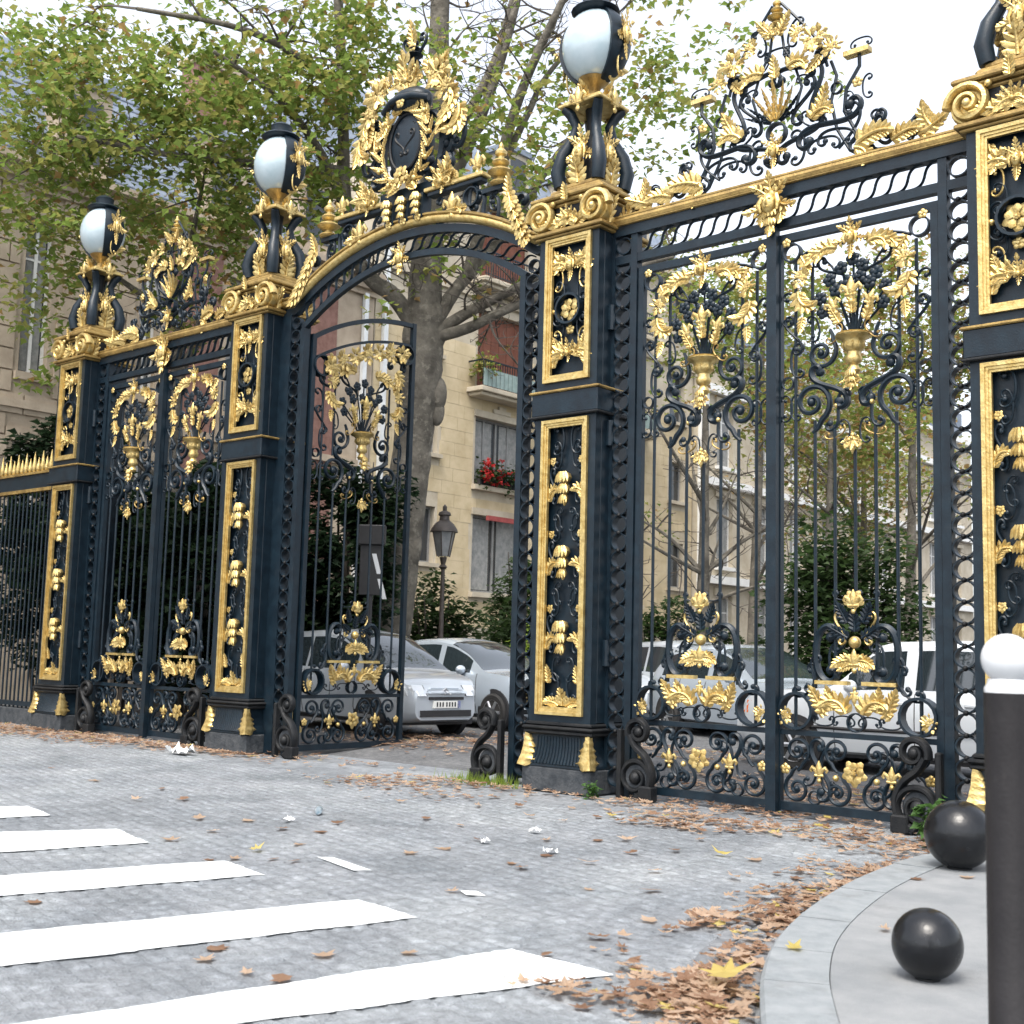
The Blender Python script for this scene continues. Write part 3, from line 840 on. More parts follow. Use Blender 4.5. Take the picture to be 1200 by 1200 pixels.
for i in PX: pillar(i)

# lanterns on the pillars
llab = {1: 'small distant opal globe lantern with black cap on the leftmost pillar', 2: 'opal globe lantern with black cap on the pillar left of the arch',
        3: 'large opal globe lantern cut by the top edge, on the central pillar', 4: 'lantern stand with black legs on the rightmost pillar, its globe out of view'}
def lantern(i):
    t = thing('gate_lantern', llab[i], 'lantern', (PX[i], .40, 6.70), 0, 'lanterns on the gate pillars')
    link('stand_base', cached('lb', lambda: G().cbox(-.36, .36, -.34, .34, 0, .07, .02).cbox(-.30, .30, -.29, .29, .07, .13, .02), 'goldd', .5), t)
    def leg_():
        return G().tube([(.27, -.25, .12), (.30, -.27, .28), (.26, -.24, .46), (.17, -.16, .64), (.14, -.13, .80), (.19, -.18, .92), (.25, -.24, .99)], [.075, .085, .075, .06, .058, .06, .05], 8, 1.1)
    me = cached('lleg', leg_, 'iron', 1)
    for sx in (-1, 1):
        for sy in (-1, 1): link('leg', me, t, (0, 0, 0), (0, 0, 0), (sx, sy, 1))
    link('core', cached('lcore', lambda: G().lathe([(.10, .12), (.13, .3), (.09, .5), (.07, .8), (.10, 1.0)], 10), 'iron2', .8), t)
    for k, a in enumerate((0, 90, 180, 270)):
        link('mask', cached('mask', LIB['mask'], 'gold', 1), t, (.20*math.sin(R(a)), -.20*math.cos(R(a)), .56), (0, 0, R(a)), (.34, .34, .40))
        link('acanthus_leaf', cached('acwide', LIB['acwide'], 'gold', 1.0), t, (.26*math.sin(R(a)), -.26*math.cos(R(a)), .12), (0, 0, R(a)), (.36, .34, .26))
        link('acanthus_leaf', cached('acanthus', LIB['acanthus'], 'gold', 1.0), t, (.16*math.sin(R(a)), -.16*math.cos(R(a)), .98), (0, 0, R(a)), (.34, .5, .26))
        link('fleuron', cached('fleur', LIB['fleur'], 'gold', 1.0), t, (.28*math.sin(R(a)), -.28*math.cos(R(a)), 1.02), (0, 0, R(a)), (.28, .26, .26))
    link('stand_top', cached('ltop', lambda: G().cbox(-.31, .31, -.29, .29, .985, 1.02, .01).cbox(-.27, .27, -.25, .25, 1.02, 1.055, .01), 'gold', .5), t)
    link('cup', cached('lcup', lambda: G().lathe([(.13, 1.05), (.09, 1.12), (.06, 1.18), (.09, 1.24), (.16, 1.28), (.19, 1.32)], 14), 'goldd', .8), t)
    link('globe', cached('lglobe', lambda: G().ball((0, 0, 1.68), .42, 24, 16, .94, .90, .96), 'globe', 3), t)
    t.scale = (1.0, 1.0, 1.11)
    def hood():
        g = G(); n = 16; m_ = 6
        for s in (-1, 1):
            vs = []; fs = []
            for layer, rr in ((0, .45), (1, .40)):
                for i_ in range(n+1):
                    ph = PI*(.02+.96*i_/n)
                    for j in range(m_+1):
                        ps = (j/m_-.5)*2*R(27)
                        x = math.cos(ps); yv = math.sin(ps)
                        vs.append((s*rr*.97*math.sin(ph)*x, rr*.92*math.sin(ph)*yv, 1.68-rr*.96*math.cos(ph)))
            o = (n+1)*(m_+1)
            for i_ in range(n):
                for j in range(m_):
                    q = (i_*(m_+1)+j, i_*(m_+1)+j+1, (i_+1)*(m_+1)+j+1, (i_+1)*(m_+1)+j)
                    fs.append(q); fs.append(tuple(o+v for v in q[::-1]))
                for j in (0, m_):
                    q = (i_*(m_+1)+j, (i_+1)*(m_+1)+j, o+(i_+1)*(m_+1)+j, o+i_*(m_+1)+j); fs.append(q)
            g.add(vs, fs)
        return g
    link('hood', cached('lhood', hood, 'iron', .9), t)
    for s in (-1, 1):
        link('mask', cached('mask', LIB['mask'], 'gold', 1), t, (s*.42, 0, 1.80), (0, 0, s*R(90)), (.28, .26, .38))
        link('acanthus_leaf', cached('acsoft', LIB['acsoft'], 'gold', 1), t, (s*.20, 0, 1.30), (0, s*R(40), s*R(90) if s > 0 else R(-90)), (.3, .3, .36))
        link('scroll', cached('cscroll', LIB['cscroll'], 'gold', 1), t, (s*.37, 0, 1.40), (0, 0, R(90)), (.25, .25, .25))
    link('cap', cached('lcap', lambda: G().lathe([(.10, 2.03), (.26, 2.05), (.29, 2.075), (.26, 2.10), (.15, 2.12), (.15, 2.20), (.16, 2.23), (.12, 2.26), (.03, 2.30)], 18), 'iron', .7), t)
for i in PX: lantern(i)

# ------------------------------------------------------------------ gates
GY = .30       # plane of the gates behind the pillar fronts
def leaf_top(u):      # underside of the arch, u measured from the arch centre
    return 2.95+math.sqrt(3.55**2-u*u)
def gate_leaf(label, loc, rz=0, arch=0):
    """leaf centred on its own axis, arch=+1/-1: curved top rising towards +X/-X"""
    k = 1.22 if arch else 1.0
    W = .80*k
    t = thing('gate_leaf', label, 'gate leaf', loc, rz, 'wrought iron gate leaves')
    top = (lambda x: leaf_top(arch*(W-arch*x*1.0) if arch > 0 else -(W+x))-.04) if arch else (lambda x: 5.73)
    for s in (-1, 1):
        zt = top(s*W)
        boxpart('stile', 'iron', t, s*W-.035, s*W+.035, -.035, .035, .05, zt)
    boxpart('bottom_rail', 'iron', t, -W+.036, W-.036, -.03, .03, .06, .14)
    boxpart('middle_rail', 'iron', t, -W+.036, W-.036, -.028, .028, .77, .82)
    if arch:
        xs = np.linspace(-W+.02, W-.02, 24)
        obj('top_rail', G().tube([(x, 0, top(x)-.04) for x in xs], .045, 4, .9), 'iron', t, .5)
        obj('top_rail', G().tube([(x, 0, top(x)-.36) for x in xs], .028, 4, .9), 'iron', t, .5)
    else:
        boxpart('top_rail', 'iron', t, -W+.036, W-.036, -.033, .033, 5.65, 5.73)
    p = .206*k
    for q in range(-3, 4):
        x = q*p
        a = abs(q)
        z0, z1 = {0: (2.10, 3.48), 1: (1.35, 3.74), 2: (1.22, 3.80), 3: (1.05, 5.42)}[a]
        if arch and a == 3: z1 = top(x)-.45
        barpart('bar', 'iron', t, x, 0, z0, z1)
        if a == 2: barpart('bar', 'iron', t, x+(.03 if q > 0 else -.03), .01, 4.2, 5.35)
        if a == 3 : barpart('bar', 'iron', t, x, 0, .82, 1.05)
    dz = 0
    K = lambda x: x*k
    def pr(kind, m, x, z, s, rot=0, y=0, sx=None): pair(kind, m, t, K(x), z, s, rot, y, sx)
    # head of the leaf: mask, arched bar, leaves and flowers
    if not arch:
        orn('mask', 'gold', t, 0, 5.61, .28, y=-.05)
        for s in (-1, 1):
            obj('arched_bar', G().tube([(s*x, 0, z) for x, z in ((.10, 5.52), (.22, 5.545), (.36, 5.54), (.48, 5.51), (.57, 5.47))], .016, 6), 'iron', t)
        pr('ring', 'iron', .655, 5.53, .20); pr('bud', 'gold', .70, 5.63, .10, 0, -.04)
    else:
        for j, x in enumerate(np.linspace(-.62, .62, 7)*k):
            zz = top(x)-.55
            orn('cluster' if j % 2 else 'cluster2', 'gold', t, x*.92, zz, .30, rng.uniform(-30, 30), y=-.03)
        pr('acbend', 'gold', .50, 5.62, .34, 130, -.03)
        for s in (-1, 1):
            x = s*(W-.16)
            orn('ring', 'iron', t, x, top(x)-.52, .32); orn('thickc', 'iron', t, x*.8, top(x)-.72, .34, s*90)
            orn('rosette', 'gold', t, x*.78, top(x)-.95, .16, y=-.03)
    pr('acbend', 'gold', .16, 5.47, .30, 62, -.04)
    pr('acsoft', 'gold', .26, 5.51, .28, 100, -.03)
    pr('acanthus', 'gold', .54, 5.46, .24, -150, -.03)
    pr('cluster', 'gold', .53, 5.24, .21, 0, -.04)
    pr('acbend', 'gold', .565, 5.10, .34, 178, -.04)
    pr('acanthus', 'gold', .52, 4.84, .18, 172, -.04)
    pr('cscroll', 'iron', .30, 5.30, .30, 40); pr('sscroll', 'iron', .22, 5.25, .42, 35)
    # bouquet
    heads = [(0, 5.34), (.10, 5.26), (-.12, 5.27), (.24, 5.16), (-.24, 5.17), (.33, 5.02), (-.34, 5.0), (.17, 5.08), (-.18, 5.06), (.30, 4.86), (-.31, 4.86), (.07, 5.15), (-.03, 5.12)]
    for (hx, hz) in heads:
        orn('bud', 'iron', t, K(hx), hz, .15, rng.uniform(0, 70), y=-.02)
        obj('stem', G().tube([(K(hx)*.12, 0, 4.58), (K(hx)*.45, -.01, (4.58+hz)/2-.02), (K(hx), -.01, hz)], .012, 5), 'iron', t)
    orn('fleur', 'gold', t, 0, 5.02, .26, y=-.05); orn('acanthus', 'gold', t, 0, 4.80, .22, y=-.05)
    pr('fleur', 'gold', .19, 4.90, .20, 22, -.05); pr('acanthus', 'gold', .13, 4.72, .20, 28, -.05)
    # urn with handles and drop
    orn('urn', 'gold', t, 0, 4.60, .40, y=-.02)
    pr('cscroll', 'goldd', .19, 4.62, .22, -40, -.02)
    orn('shell', 'gold', t, 0, 4.14, .19, 180, y=-.04); orn('husk', 'gold', t, 0, 4.24, .20, y=-.05)
    pr('spiral', 'iron', .34, 4.46, .32, 160, 0, .32)
    pr('thicks', 'iron', .26, 4.12, .52, 32, 0)
    pr('spiral', 'iron', .44, 3.98, .40, 0, 0, -.40)
    pr('sscroll', 'iron', .17, 3.88, .42, -35, 0)
    pr('cscroll', 'iron', .10, 3.66, .24, 0, 0); pr('cscroll', 'goldd', .20, 3.66, .22, -70, 0)
    pr('ballu', 'gold', .18, 3.92, .05, 0, -.02)
    pr('cscroll', 'iron', .60, 4.42, .34, 180, 0); pr('cscroll', 'iron', .68, 4.95, .34, 0, 0); pr('sscroll', 'iron', .64, 4.68, .40, 8, 0); pr('cscroll', 'iron', .42, 4.72, .26, 10, 0); pr('ring', 'iron', .70, 4.20, .13)
    pr('cscroll', 'iron', .62, 3.95, .26, 180, 0); pr('cscroll', 'iron', .71, 3.95, .26, 0, 0)
    orn('shell', 'gold', t, 0, 3.56, .18, 180, y=-.04); orn('fleur', 'gold', t, 0, 3.53, .20, 180, y=-.04)
    # foot ornament
    pr('cscroll', 'iron', .12, 2.10, .22, -90, 0)
    orn('rosette', 'gold', t, 0, 2.05, .19, y=-.04); orn('fleur', 'gold', t, 0, 2.04, .22, 0, y=-.04)
    for (x, z, r_o) in ((0, 1.82, 0), (.08, 1.90, 25), (-.08, 1.90, -25), (.07, 1.76, 60), (-.07, 1.76, -60)):
        orn('acanthus', 'iron', t, K(x), z-.06, .22, r_o, y=-.02)
    pr('sscroll', 'gold', .15, 1.79, .30, 0, -.02)
    orn('ballu', 'gold', t, 0, 1.66, .115, y=-.03)
    orn('fleur', 'gold', t, 0, 1.49, .22, y=-.03); pr('acsoft', 'gold', .02, 1.49, .22, 82, -.04); pr('acanthus', 'gold', .02, 1.47, .16, 120, -.04)
    pr('thickc', 'iron', .30, 1.55, .52, 180, 0); pr('cscroll', 'iron', .21, 1.50, .30, 180, 0); pr('cscroll', 'iron', .16, 1.64, .20, -30, 0)
    pr('sscroll', 'iron', .44, 1.36, .36, -25, 0)
    for s in (-1, 1):
        boxpart('shelf', 'gold', t, min(s*.07*k, s*.40*k), max(s*.07*k, s*.40*k), -.05, .03, 1.262, 1.298)
    pr('acbend', 'gold', .08, 1.0, .34, 18, -.04); pr('acanthus', 'gold', .22, 1.02, .24, 10, -.04); pr('acanthus', 'gold', .30, 1.00, .28, 28, -.04); pr('acbend', 'gold', .36, .99, .22, -70, -.04)
    orn('fleur', 'gold', t, 0, 1.16, .17, 180, y=-.03)
    pr('cscroll', 'iron', .13, .93, .22, 90, 0); orn('ring', 'iron', t, 0, .92, .18); pr('cscroll', 'iron', .33, .92, .22, -90, 0)
    pr('ring', 'iron', .60, 1.0, .36); pr('cluster', 'gold', .70, .95, .16, 0, -.03); pr('cscroll', 'iron', .50, 1.28, .36, -35, 0)
    # bottom panel
    orn('rosette', 'gold', t, 0, .46, .23, y=-.04)
    pr('fleur', 'gold', .355, .45, .20, 0, -.03); pr('bud', 'gold', .71, .45, .11, 0, -.03); pr('ballu', 'gold', .20, .40, .06, 0, -.02)
    pr('sscroll', 'iron', .36, .46, .56, 0, 0); pr('cscroll', 'iron', .28, .46, .40, 180, 0); pr('spiral', 'iron', .19, .26, .26, 180, 0); pr('spiral', 'iron', .19, .64, .25, 0, 0); pr('spiral', 'iron', .60, .27, .27, 180, 0, -.27); pr('spiral', 'iron', .60, .63, .26, 0, 0, -.26); pr('ring', 'iron', .42, .20, .13); pr('cscroll', 'iron', .47, .46, .30, 0, 0)
    return t
def strip(parent, x0, x1, z0, z1):
    """vertical strip of iron rings between two flat bars"""
    n = int(round((z1-z0)/.195)); p = (z1-z0)/n; xc = (x0+x1)/2
    for k in range(n):
        orn('ring', 'iron', parent, xc, z0+p*(k+.5), p*1.02, sx=x1-x0, sy=.26)
        if k: orn('ballu', 'iron2', parent, xc, z0+p*k, .05, y=-.05)
def buttress(label, x, flip):
    t = thing('scroll_buttress', label, 'scroll buttress', (x, .10, 0), 0, 'scrolled iron stops at the gate posts')
    def f():
        a = np.linspace(0, 1, 44); th = R(-80)+a*2*PI*1.75
        r = .19*(1-a)**.8+.025
        lower = [(.20+rr*math.cos(q), 0, .23+rr*math.sin(q)) for rr, q in zip(r, th)][::-1]
        g = G().tube(lower, np.linspace(.018, .036, 44), 8, 1.5)
        st = [(.22, 0, .035), (.36, 0, .12), (.40, 0, .28), (.33, 0, .44), (.20, 0, .55), (.13, 0, .66)]
        g.tube(smooth_path(st, 6), .038, 8, 1.6)
        th2 = R(200)-a*2*PI*1.5; r2 = .115*(1-a)**.8+.02
        g.tube([(.235+rr*math.cos(q), 0, .70+rr*math.sin(q)) for rr, q in zip(r2, th2)], np.linspace(.038, .02, 44), 8, 1.5)
        g.ball((.20, 0, .23), .07, 10, 7, 1, 1, 1); g.ball((.235, 0, .70), .055, 9, 6)
        return g
    link('scroll', cached('buttress', f, 'iron2', .9), t, sc=(-1 if flip else 1, 1, 1))
    link('foot', cached('bfoot', lambda: G().cbox(.27, .43, -.07, .07, 0, .16, .015).cbox(-.02, .035, -.045, .045, 0, .72, .012), 'iron2', .5), t, sc=(-1 if flip else 1, 1, 1))
    link('backing', cached('bback', lambda: G().lathe([(.13, .0), (.15, .02), (.15, .05), (.13, .07)], 18, (.20, .0, .23), 'y'), 'plinth', .5), t, sc=(-1 if flip else 1, 1, 1))

def crest_side(parent_x, label):
    t = thing('gate_crest', label, 'gate crest', (parent_x, GY, 6.34), 0, 'openwork crests over the closed gates')
    Z = 6.34
    P = lambda kind, m, x, z, s, rot=0, y=0, sx=None: pair(kind, m, t, x, z-Z, s, rot, y, sx)
    O = lambda kind, m, x, z, s, rot=0, y=0: orn(kind, m, t, x, z-Z, s, rot, y=y)
    O('mask', 'gold', 0, 6.68, .26, 0, -.05); O('ring', 'iron', 0, 6.83, .22)
    for k in range(-4, 5):
        a = k*17
        m_ = 'gold' if abs(k) < 3 else 'iron'
        o = orn('acanthus', m_, t, .06*math.sin(R(a)), 6.92-Z+.04*math.cos(R(a)), .44 if k == 0 else .40-abs(k)*.025, a, y=-.02)
        o.scale[0] *= .26
    P('sscroll', 'iron', .26, 6.72, .62, 42); P('cscroll', 'iron', .24, 6.62, .36, 180); P('cscroll', 'iron', .52, 6.58, .34, 90)
    P('sscroll', 'iron', .58, 6.78, .72, 58); P('cscroll', 'iron', .40, 6.86, .30, -60)
    P('acbend', 'gold', .40, 6.86, .32, 35, -.03); P('acanthus', 'gold', .48, 6.92, .28, 25, -.03)
    P('acsoft', 'gold', .90, 6.48, .42, 62, -.03); P('acbend', 'gold', .86, 6.44, .30, 96, -.03)
    P('acsoft', 'gold', 1.24, 6.42, .34, 60, -.03); P('thickc', 'iron', 1.12, 6.56, .30, -20); P('acanthus', 'gold', 1.50, 6.40, .34, 70, -.03); P('cscroll', 'iron', 1.44, 6.52, .26, 30); P('sscroll', 'iron', 1.22, 6.48, .62, 72); P('cscroll', 'iron', .66, 6.62, .40, 100); P('sscroll', 'iron', .98, 6.60, .46, 40); P('acsoft', 'gold', 1.68, 6.40, .34, -50, -.03)
    # side uprights with small gold ledges
    for s in (-1, 1):
        obj('upright', G().tube([(s*x, 0, z-Z) for x, z in ((1.16, 6.37), (1.08, 6.38), (.98, 6.44), (.86, 6.62), (.74, 6.86), (.76, 7.08), (.90, 7.28), (.90, 7.40))], .019, 6), 'iron', t)
        obj('upright', G().tube([(s*x, 0, z-Z) for x, z in ((1.0, 6.37), (.90, 6.37), (.80, 6.44), (.66, 6.70), (.60, 7.0), (.66, 7.25), (.60, 7.42))], .017, 6), 'iron', t)
        boxpart('ledge', 'gold', t, s*.88-.13, s*.88+.13, -.05, .05, 7.40-Z, 7.45-Z)
        obj('upright', G().tube([(s*x, 0, z-Z) for x, z in ((.56, 7.38), (.50, 7.62), (.34, 7.86), (.18, 8.06), (.05, 8.22))], .017, 6), 'iron', t)
        obj('upright', G().tube([(s*x, 0, z-Z) for x, z in ((.20, 7.0), (.28, 7.25), (.20, 7.5), (.08, 7.72), (.04, 8.0))], .015, 6), 'iron', t)
    P('cscroll', 'iron', .98, 7.05, .24, 0); P('bud', 'gold', .88, 7.12, .12); P('cscroll', 'iron', .80, 6.95, .20, 180); P('ring', 'iron', .66, 7.12, .12)
    P('cluster2', 'gold', .46, 7.66, .32, 0, -.05); P('cluster', 'gold', .64, 7.52, .22, 30, -.05); P('cluster', 'gold', .27, 7.79, .20, 0, -.05)
    P('acbend', 'gold', .14, 7.48, .32, 55, -.04); P('acanthus', 'gold', .50, 7.50, .22, -140, -.03); P('sscroll', 'iron', .26, 7.46, .62, 68); P('sscroll', 'iron', .44, 7.16, .60, -12); P('sscroll', 'iron', .30, 7.10, .5, 12); P('cscroll', 'iron', .46, 6.98, .26, 60); P('hook', 'iron', .78, 6.70, .46, 20); P('hook', 'iron', 1.0, 6.62, .36, 40); P('cscroll', 'iron', .14, 7.62, .22, -30)
    P('cscroll', 'iron', .20, 7.86, .30, 20); P('cscroll', 'iron', .92, 7.52, .22, 90); P('cscroll', 'iron', .34, 7.30, .24, 120)
    O('shell', 'gold', 0, 7.88, .18, 0, -.05); O('acanthus', 'gold', 0, 7.40, .24, 0, -.04); O('cscroll', 'iron', .0, 7.68, .28, 90); O('finial', 'gold', 0, 7.98, .34)
    pair('acanthus', 'gold', t, .03, 7.86-Z, .26, 40, -.04)
    return t

def side_bay(x0, lab):
    """frame of a closed gate; x0 = axis of its left pillar"""
    t = thing('iron_gateway', lab['frame'], 'gateway', (x0, GY, 0), 0, 'fixed frames of the closed gates')
    a, b = .42, 4.48
    for (s0, s1, p0, p1) in ((.46, .67, .67, .755), (4.20, 4.41, 4.115, 4.20)):
        boxpart('post', 'iron', t, p0, p1, -.05, .05, 0, 5.90)
        lo = a if s0 < 1 else s1
        hi = s0 if s0 < 1 else b
        boxpart('hinge_stile', 'iron', t, lo, hi, -.05, .05, 0, 6.12)
        strip(t, s0, s1, .10, 5.88)
        orn('ring', 'iron', t, (s0+s1)/2, 6.01, .20, sx=s1-s0, sy=.20)
        for z in (1.5, 3.9, 5.2):
            link('hinge', cached('hinge', lambda: G().tube([(0, 0, -.14), (0, 0, .14)], .04, 8), 'iron', .6), t, (.44 if s0 < 1 else 4.45, -.075, z))
    boxpart('lintel', 'iron', t, .462, 4.408, -.046, .046, 5.80, 5.892)
    boxpart('lintel', 'iron', t, a, b, -.06, .06, 6.12, 6.235)
    n = 20
    for k in range(n):
        p = (4.06-.81)/n
        orn('sbar', 'iron', t, .81+p*(k+.5), 6.008, .225, sx=.215, sy=.24)
    boxpart('lintel_bar', 'iron', t, .67, .755, -.045, .045, 5.896, 6.119)
    boxpart('lintel_bar', 'iron', t, 4.115, 4.20, -.045, .045, 5.896, 6.119)
    def rail():
        g = G()
        g.tube([(a, -.05, 6.285), (b, -.05, 6.285)], .055, 10)
        g.cbox(a, b, -.09, .09, 6.235, 6.262, .006); g.cbox(a, b, -.10, .10, 6.318, 6.345, .006)
        return g
    link('gilded_rail', cached('srail', rail, 'goldd', .5), t)
    orn('mask', 'gold', t, 2.435, 6.16, .46, y=-.08)
    orn('husk', 'gold', t, 2.435, 6.0, .30, y=-.07); pair('acsoft', 'gold', t, .04, 6.08, .28, 140, -.07, cx=2.435)
    gate_leaf(lab['l1'], (x0+1.60, GY+.005, 0)); gate_leaf(lab['l2'], (x0+3.27, GY+.005, 0))
    boxpart('meeting_post', 'iron', t, 2.44-.055, 2.44+.055, -.11, -.035, .03, 5.795)
    crest_side(x0+2.44, lab['crest'])
    buttress(lab['b1'], x0+.74, False); buttress(lab['b2'], x0+4.13, True)
    return t
side_bay(0.0, dict(frame='ringed iron frame and gilded top rail around the right-hand closed gate', l1='left leaf of the right-hand closed gate, next to the central pillar',
    l2='right leaf of the right-hand closed gate, in front of the white car', crest='gold and iron openwork crest above the right-hand gate against white sky',
    b1='scrolled iron post stop at the right foot of the central pillar', b2='scrolled iron post stop behind the green weed and large black ball'))
side_bay(-10.755, dict(frame='ringed iron frame and gilded top rail around the left-hand closed gate', l1='left leaf of the distant left-hand closed gate, beside the leftmost pillar',
    l2='right leaf of the distant left-hand closed gate, beside the pillar at the arch', crest='gold and iron openwork crest above the left-hand gate before the stone house',
    b1='scrolled iron post stop near the leftmost pillar base', b2='scrolled iron post stop just left of the pillar at the arch foot'))

# central arch
AX = (-5.855+0)/2
ARCH_C = 2.95
t = thing('gate_arch', 'gilded round arch of ringed iron over the open central passage', 'gate arch', (AX, GY, 0))
HW = 2.9275-.42
def arc_pts(Rr, u0, u1, n=40): return [(u, 0, ARCH_C+math.sqrt(Rr*Rr-u*u)) for u in np.linspace(u0, u1, n)]
def arcbar(Rr, um, rad, flat, m, name, y=0):
    obj(name, G().tube([(p[0], y, p[2]) for p in arc_pts(Rr, -um, um)], rad, 4, flat), m, t, .5)
um_t = 2.22
g = G()
top_line = [(-HW, -.04, 6.335), (-HW+.12, -.04, 6.335)]+[(p[0], -.04, p[2]) for p in arc_pts(4.05, -um_t, um_t, 44)]+[(HW-.12, -.04, 6.335), (HW, -.04, 6.335)]
obj('gilded_rail', G().tube(top_line, .058, 10, 1.3), 'gold', t, .9)
obj('gilded_rail', G().tube([(p[0], p[1]-.03, p[2]+.062) for p in top_line], .026, 8, 2.0), 'goldd', t, .9)
g = G().tube([(p[0], .0, p[2]-.125) for p in top_line], .075, 4, .9)
obj('arch_beam', g, 'iron', t, .5)
arcbar(3.63, 2.06, .058, .9, 'iron', 'arch_beam')
nr = 26
for k in range(nr):
    a = R(-33.5)+R(67)*(k+.5)/nr
    o = orn('sbar', 'iron', t, 3.775*math.sin(a), ARCH_C+3.775*math.cos(a), .195, math.degrees(a), sx=.21, sy=.24)
for s in (-1, 1):
    xa, xb = 1.99, 2.075
    boxpart('post', 'iron', t, min(s*xa, s*xb), max(s*xa, s*xb), -.05, .05, 0, 5.93)
    boxpart('hinge_stile', 'iron', t, min(s*2.29, s*HW), max(s*2.29, s*HW), -.05, .05, 0, 6.20)
    strip(t, min(s*xb, s*2.29), max(s*xb, s*2.29), .10, 5.93)
    orn('ring', 'iron', t, s*2.19, 6.03, .17, sx=.18, sy=.22)
    for z in (1.2, 3.4, 5.4):
        link('hinge', cached('hinge', lambda: G().tube([(0, 0, -.14), (0, 0, .14)], .04, 8), 'iron', .6), t, (s*2.06, .075, z))
orn('mask', 'gold', t, -.05, 6.62, .30, y=-.08); orn('husk', 'gold', t, -.05, 6.56, .24, y=-.06)
buttress('scrolled iron post stop standing in the open passage left of the central pillar', AX+2.02, True)
buttress('scrolled iron post stop in the open passage by the left foot of the arch', AX-2.02, False)
W2 = .80*1.22+.03
gate_leaf('open arched gate leaf swung back into the park beside the silver cars', (AX-2.0, GY+.10+W2, 0), R(90), +1)
gate_leaf('open arched gate leaf swung back and hidden behind the central pillar', (AX+2.0, GY+.10+W2, 0), R(90), +1)

# crest over the arch with oval medallion
t = thing('arch_crest', 'tall gilded crest with dark oval medallion above the central arch', 'gate crest', (AX, GY-.02, 6.95))
Z = 6.95
P = lambda kind, m, x, z, s, rot=0, y=0, sx=None: pair(kind, m, t, x, z-Z, s, rot, y, sx)
O = lambda kind, m, x, z, s, rot=0, y=0: orn(kind, m, t, x, z-Z, s, rot, y=y)
obj('medallion', G().lathe([(.02, -.13), (.25, -.12), (.33, -.09), (.37, -.10), (.42, -.07), (.44, .0), (.42, .08), (.1, .10)], 28, (0, 0, 8.10-Z), 'y', .86, 1.16), 'iron', t, .6)
obj('medallion_rim', G().tube([(.335*.86*math.cos(a), -.105, 8.10-Z+.335*1.16*math.sin(a)) for a in np.linspace(0, 2*PI, 36, endpoint=False)], .022, 6, closed=True), 'iron2', t)
# raised swirls inside the medallion
for sx_ in (-1, 1):
    orn('thicks', 'iron2', t, sx_*.09, 8.08-Z, .34, sx_*14, sx_ < 0, y=-.11); orn('cscroll', 'iron2', t, sx_*.14, 8.26-Z, .16, 0, sx_ < 0, y=-.11)
P('thickc', 'iron', .40, 8.05, .80, 180, .03); P('thicks', 'iron', .52, 7.75, .70, 25, .03); P('thickc', 'iron', .66, 8.35, .52, 0, .03); P('thicks', 'iron', .62, 8.05, .80, -12, .03)
# laurel branches
for s in (-1, 1):
    for k in range(9):
        f = k/8
        a = R(-82+f*140)
        x, z = .44*math.cos(a)*1.0, 8.05+.56*math.sin(a)
        for dr in (-35, 35):
            o = orn('acanthus', 'gold', t, s*x, z-Z, .23, s*(-math.degrees(a)+dr*1.0+(0)), s < 0, y=-.12); o.scale[0] *= .6
        if k % 2: orn('ballu', 'gold', t, s*(x+.05), z-Z, .07, y=-.16)
O('shell', 'gold', 0, 7.60, .30, 180, -.12); P('acbend', 'gold', .05, 7.55, .32, 70, -.10); O('rosette', 'gold', 0, 7.62, .26, 0, -.16)
# helmet-like dark cap, garlands, plume
obj('cap', G().ball((0, -.02, 8.68-Z), .30, 16, 9, 1.15, .7, .62).tube([(-.42, -.12, 8.60-Z), (-.2, -.2, 8.66-Z), (.0, -.22, 8.67-Z), (.2, -.2, 8.66-Z), (.42, -.12, 8.60-Z)], .05, 7), 'iron', t, 1)
O('bud', 'gold', 0, 8.60, .16, 0, -.22)
P('acbend', 'gold', .30, 8.48, .30, 120, -.10); P('acanthus', 'gold', .34, 8.44, .28, 150, -.12)
O('shell', 'gold', 0, 8.98, .34, 0, -.08); O('acwide', 'gold', 0, 8.80, .52, 0, -.08); P('acbend', 'gold', .04, 8.84, .34, 20, -.08); P('acanthus', 'gold', .06, 8.82, .36, 28, -.08)
P('cluster2', 'gold', .56, 8.88, .46, 0, -.06); P('cluster', 'gold', .70, 8.66, .36, 20, -.06); P('cluster', 'gold', .42, 9.02, .30, -20, -.06); P('acanthus', 'gold', .50, 9.0, .30, 60, -.05)
P('acbend', 'gold', .72, 8.66, .44, 120, -.06); P('acsoft', 'gold', .76, 8.62, .52, 168, -.05)
P('acbend', 'gold', .92, 8.38, .50, 160, -.05); P('acanthus', 'gold', .98, 8.30, .34, 178, -.05); P('thickc', 'iron', .86, 8.10, .46, 180, .02)
P('acsoft', 'gold', .62, 8.42, .40, 165, -.04)
O('finial', 'iron', 0, 9.22, .40); P('sscroll', 'iron', .10, 9.36, .50, 10); O('acanthus', 'gold', 0, 9.46, .34, 0, -.03); O('bud', 'gold', 0, 9.44, .14, 0, -.04)
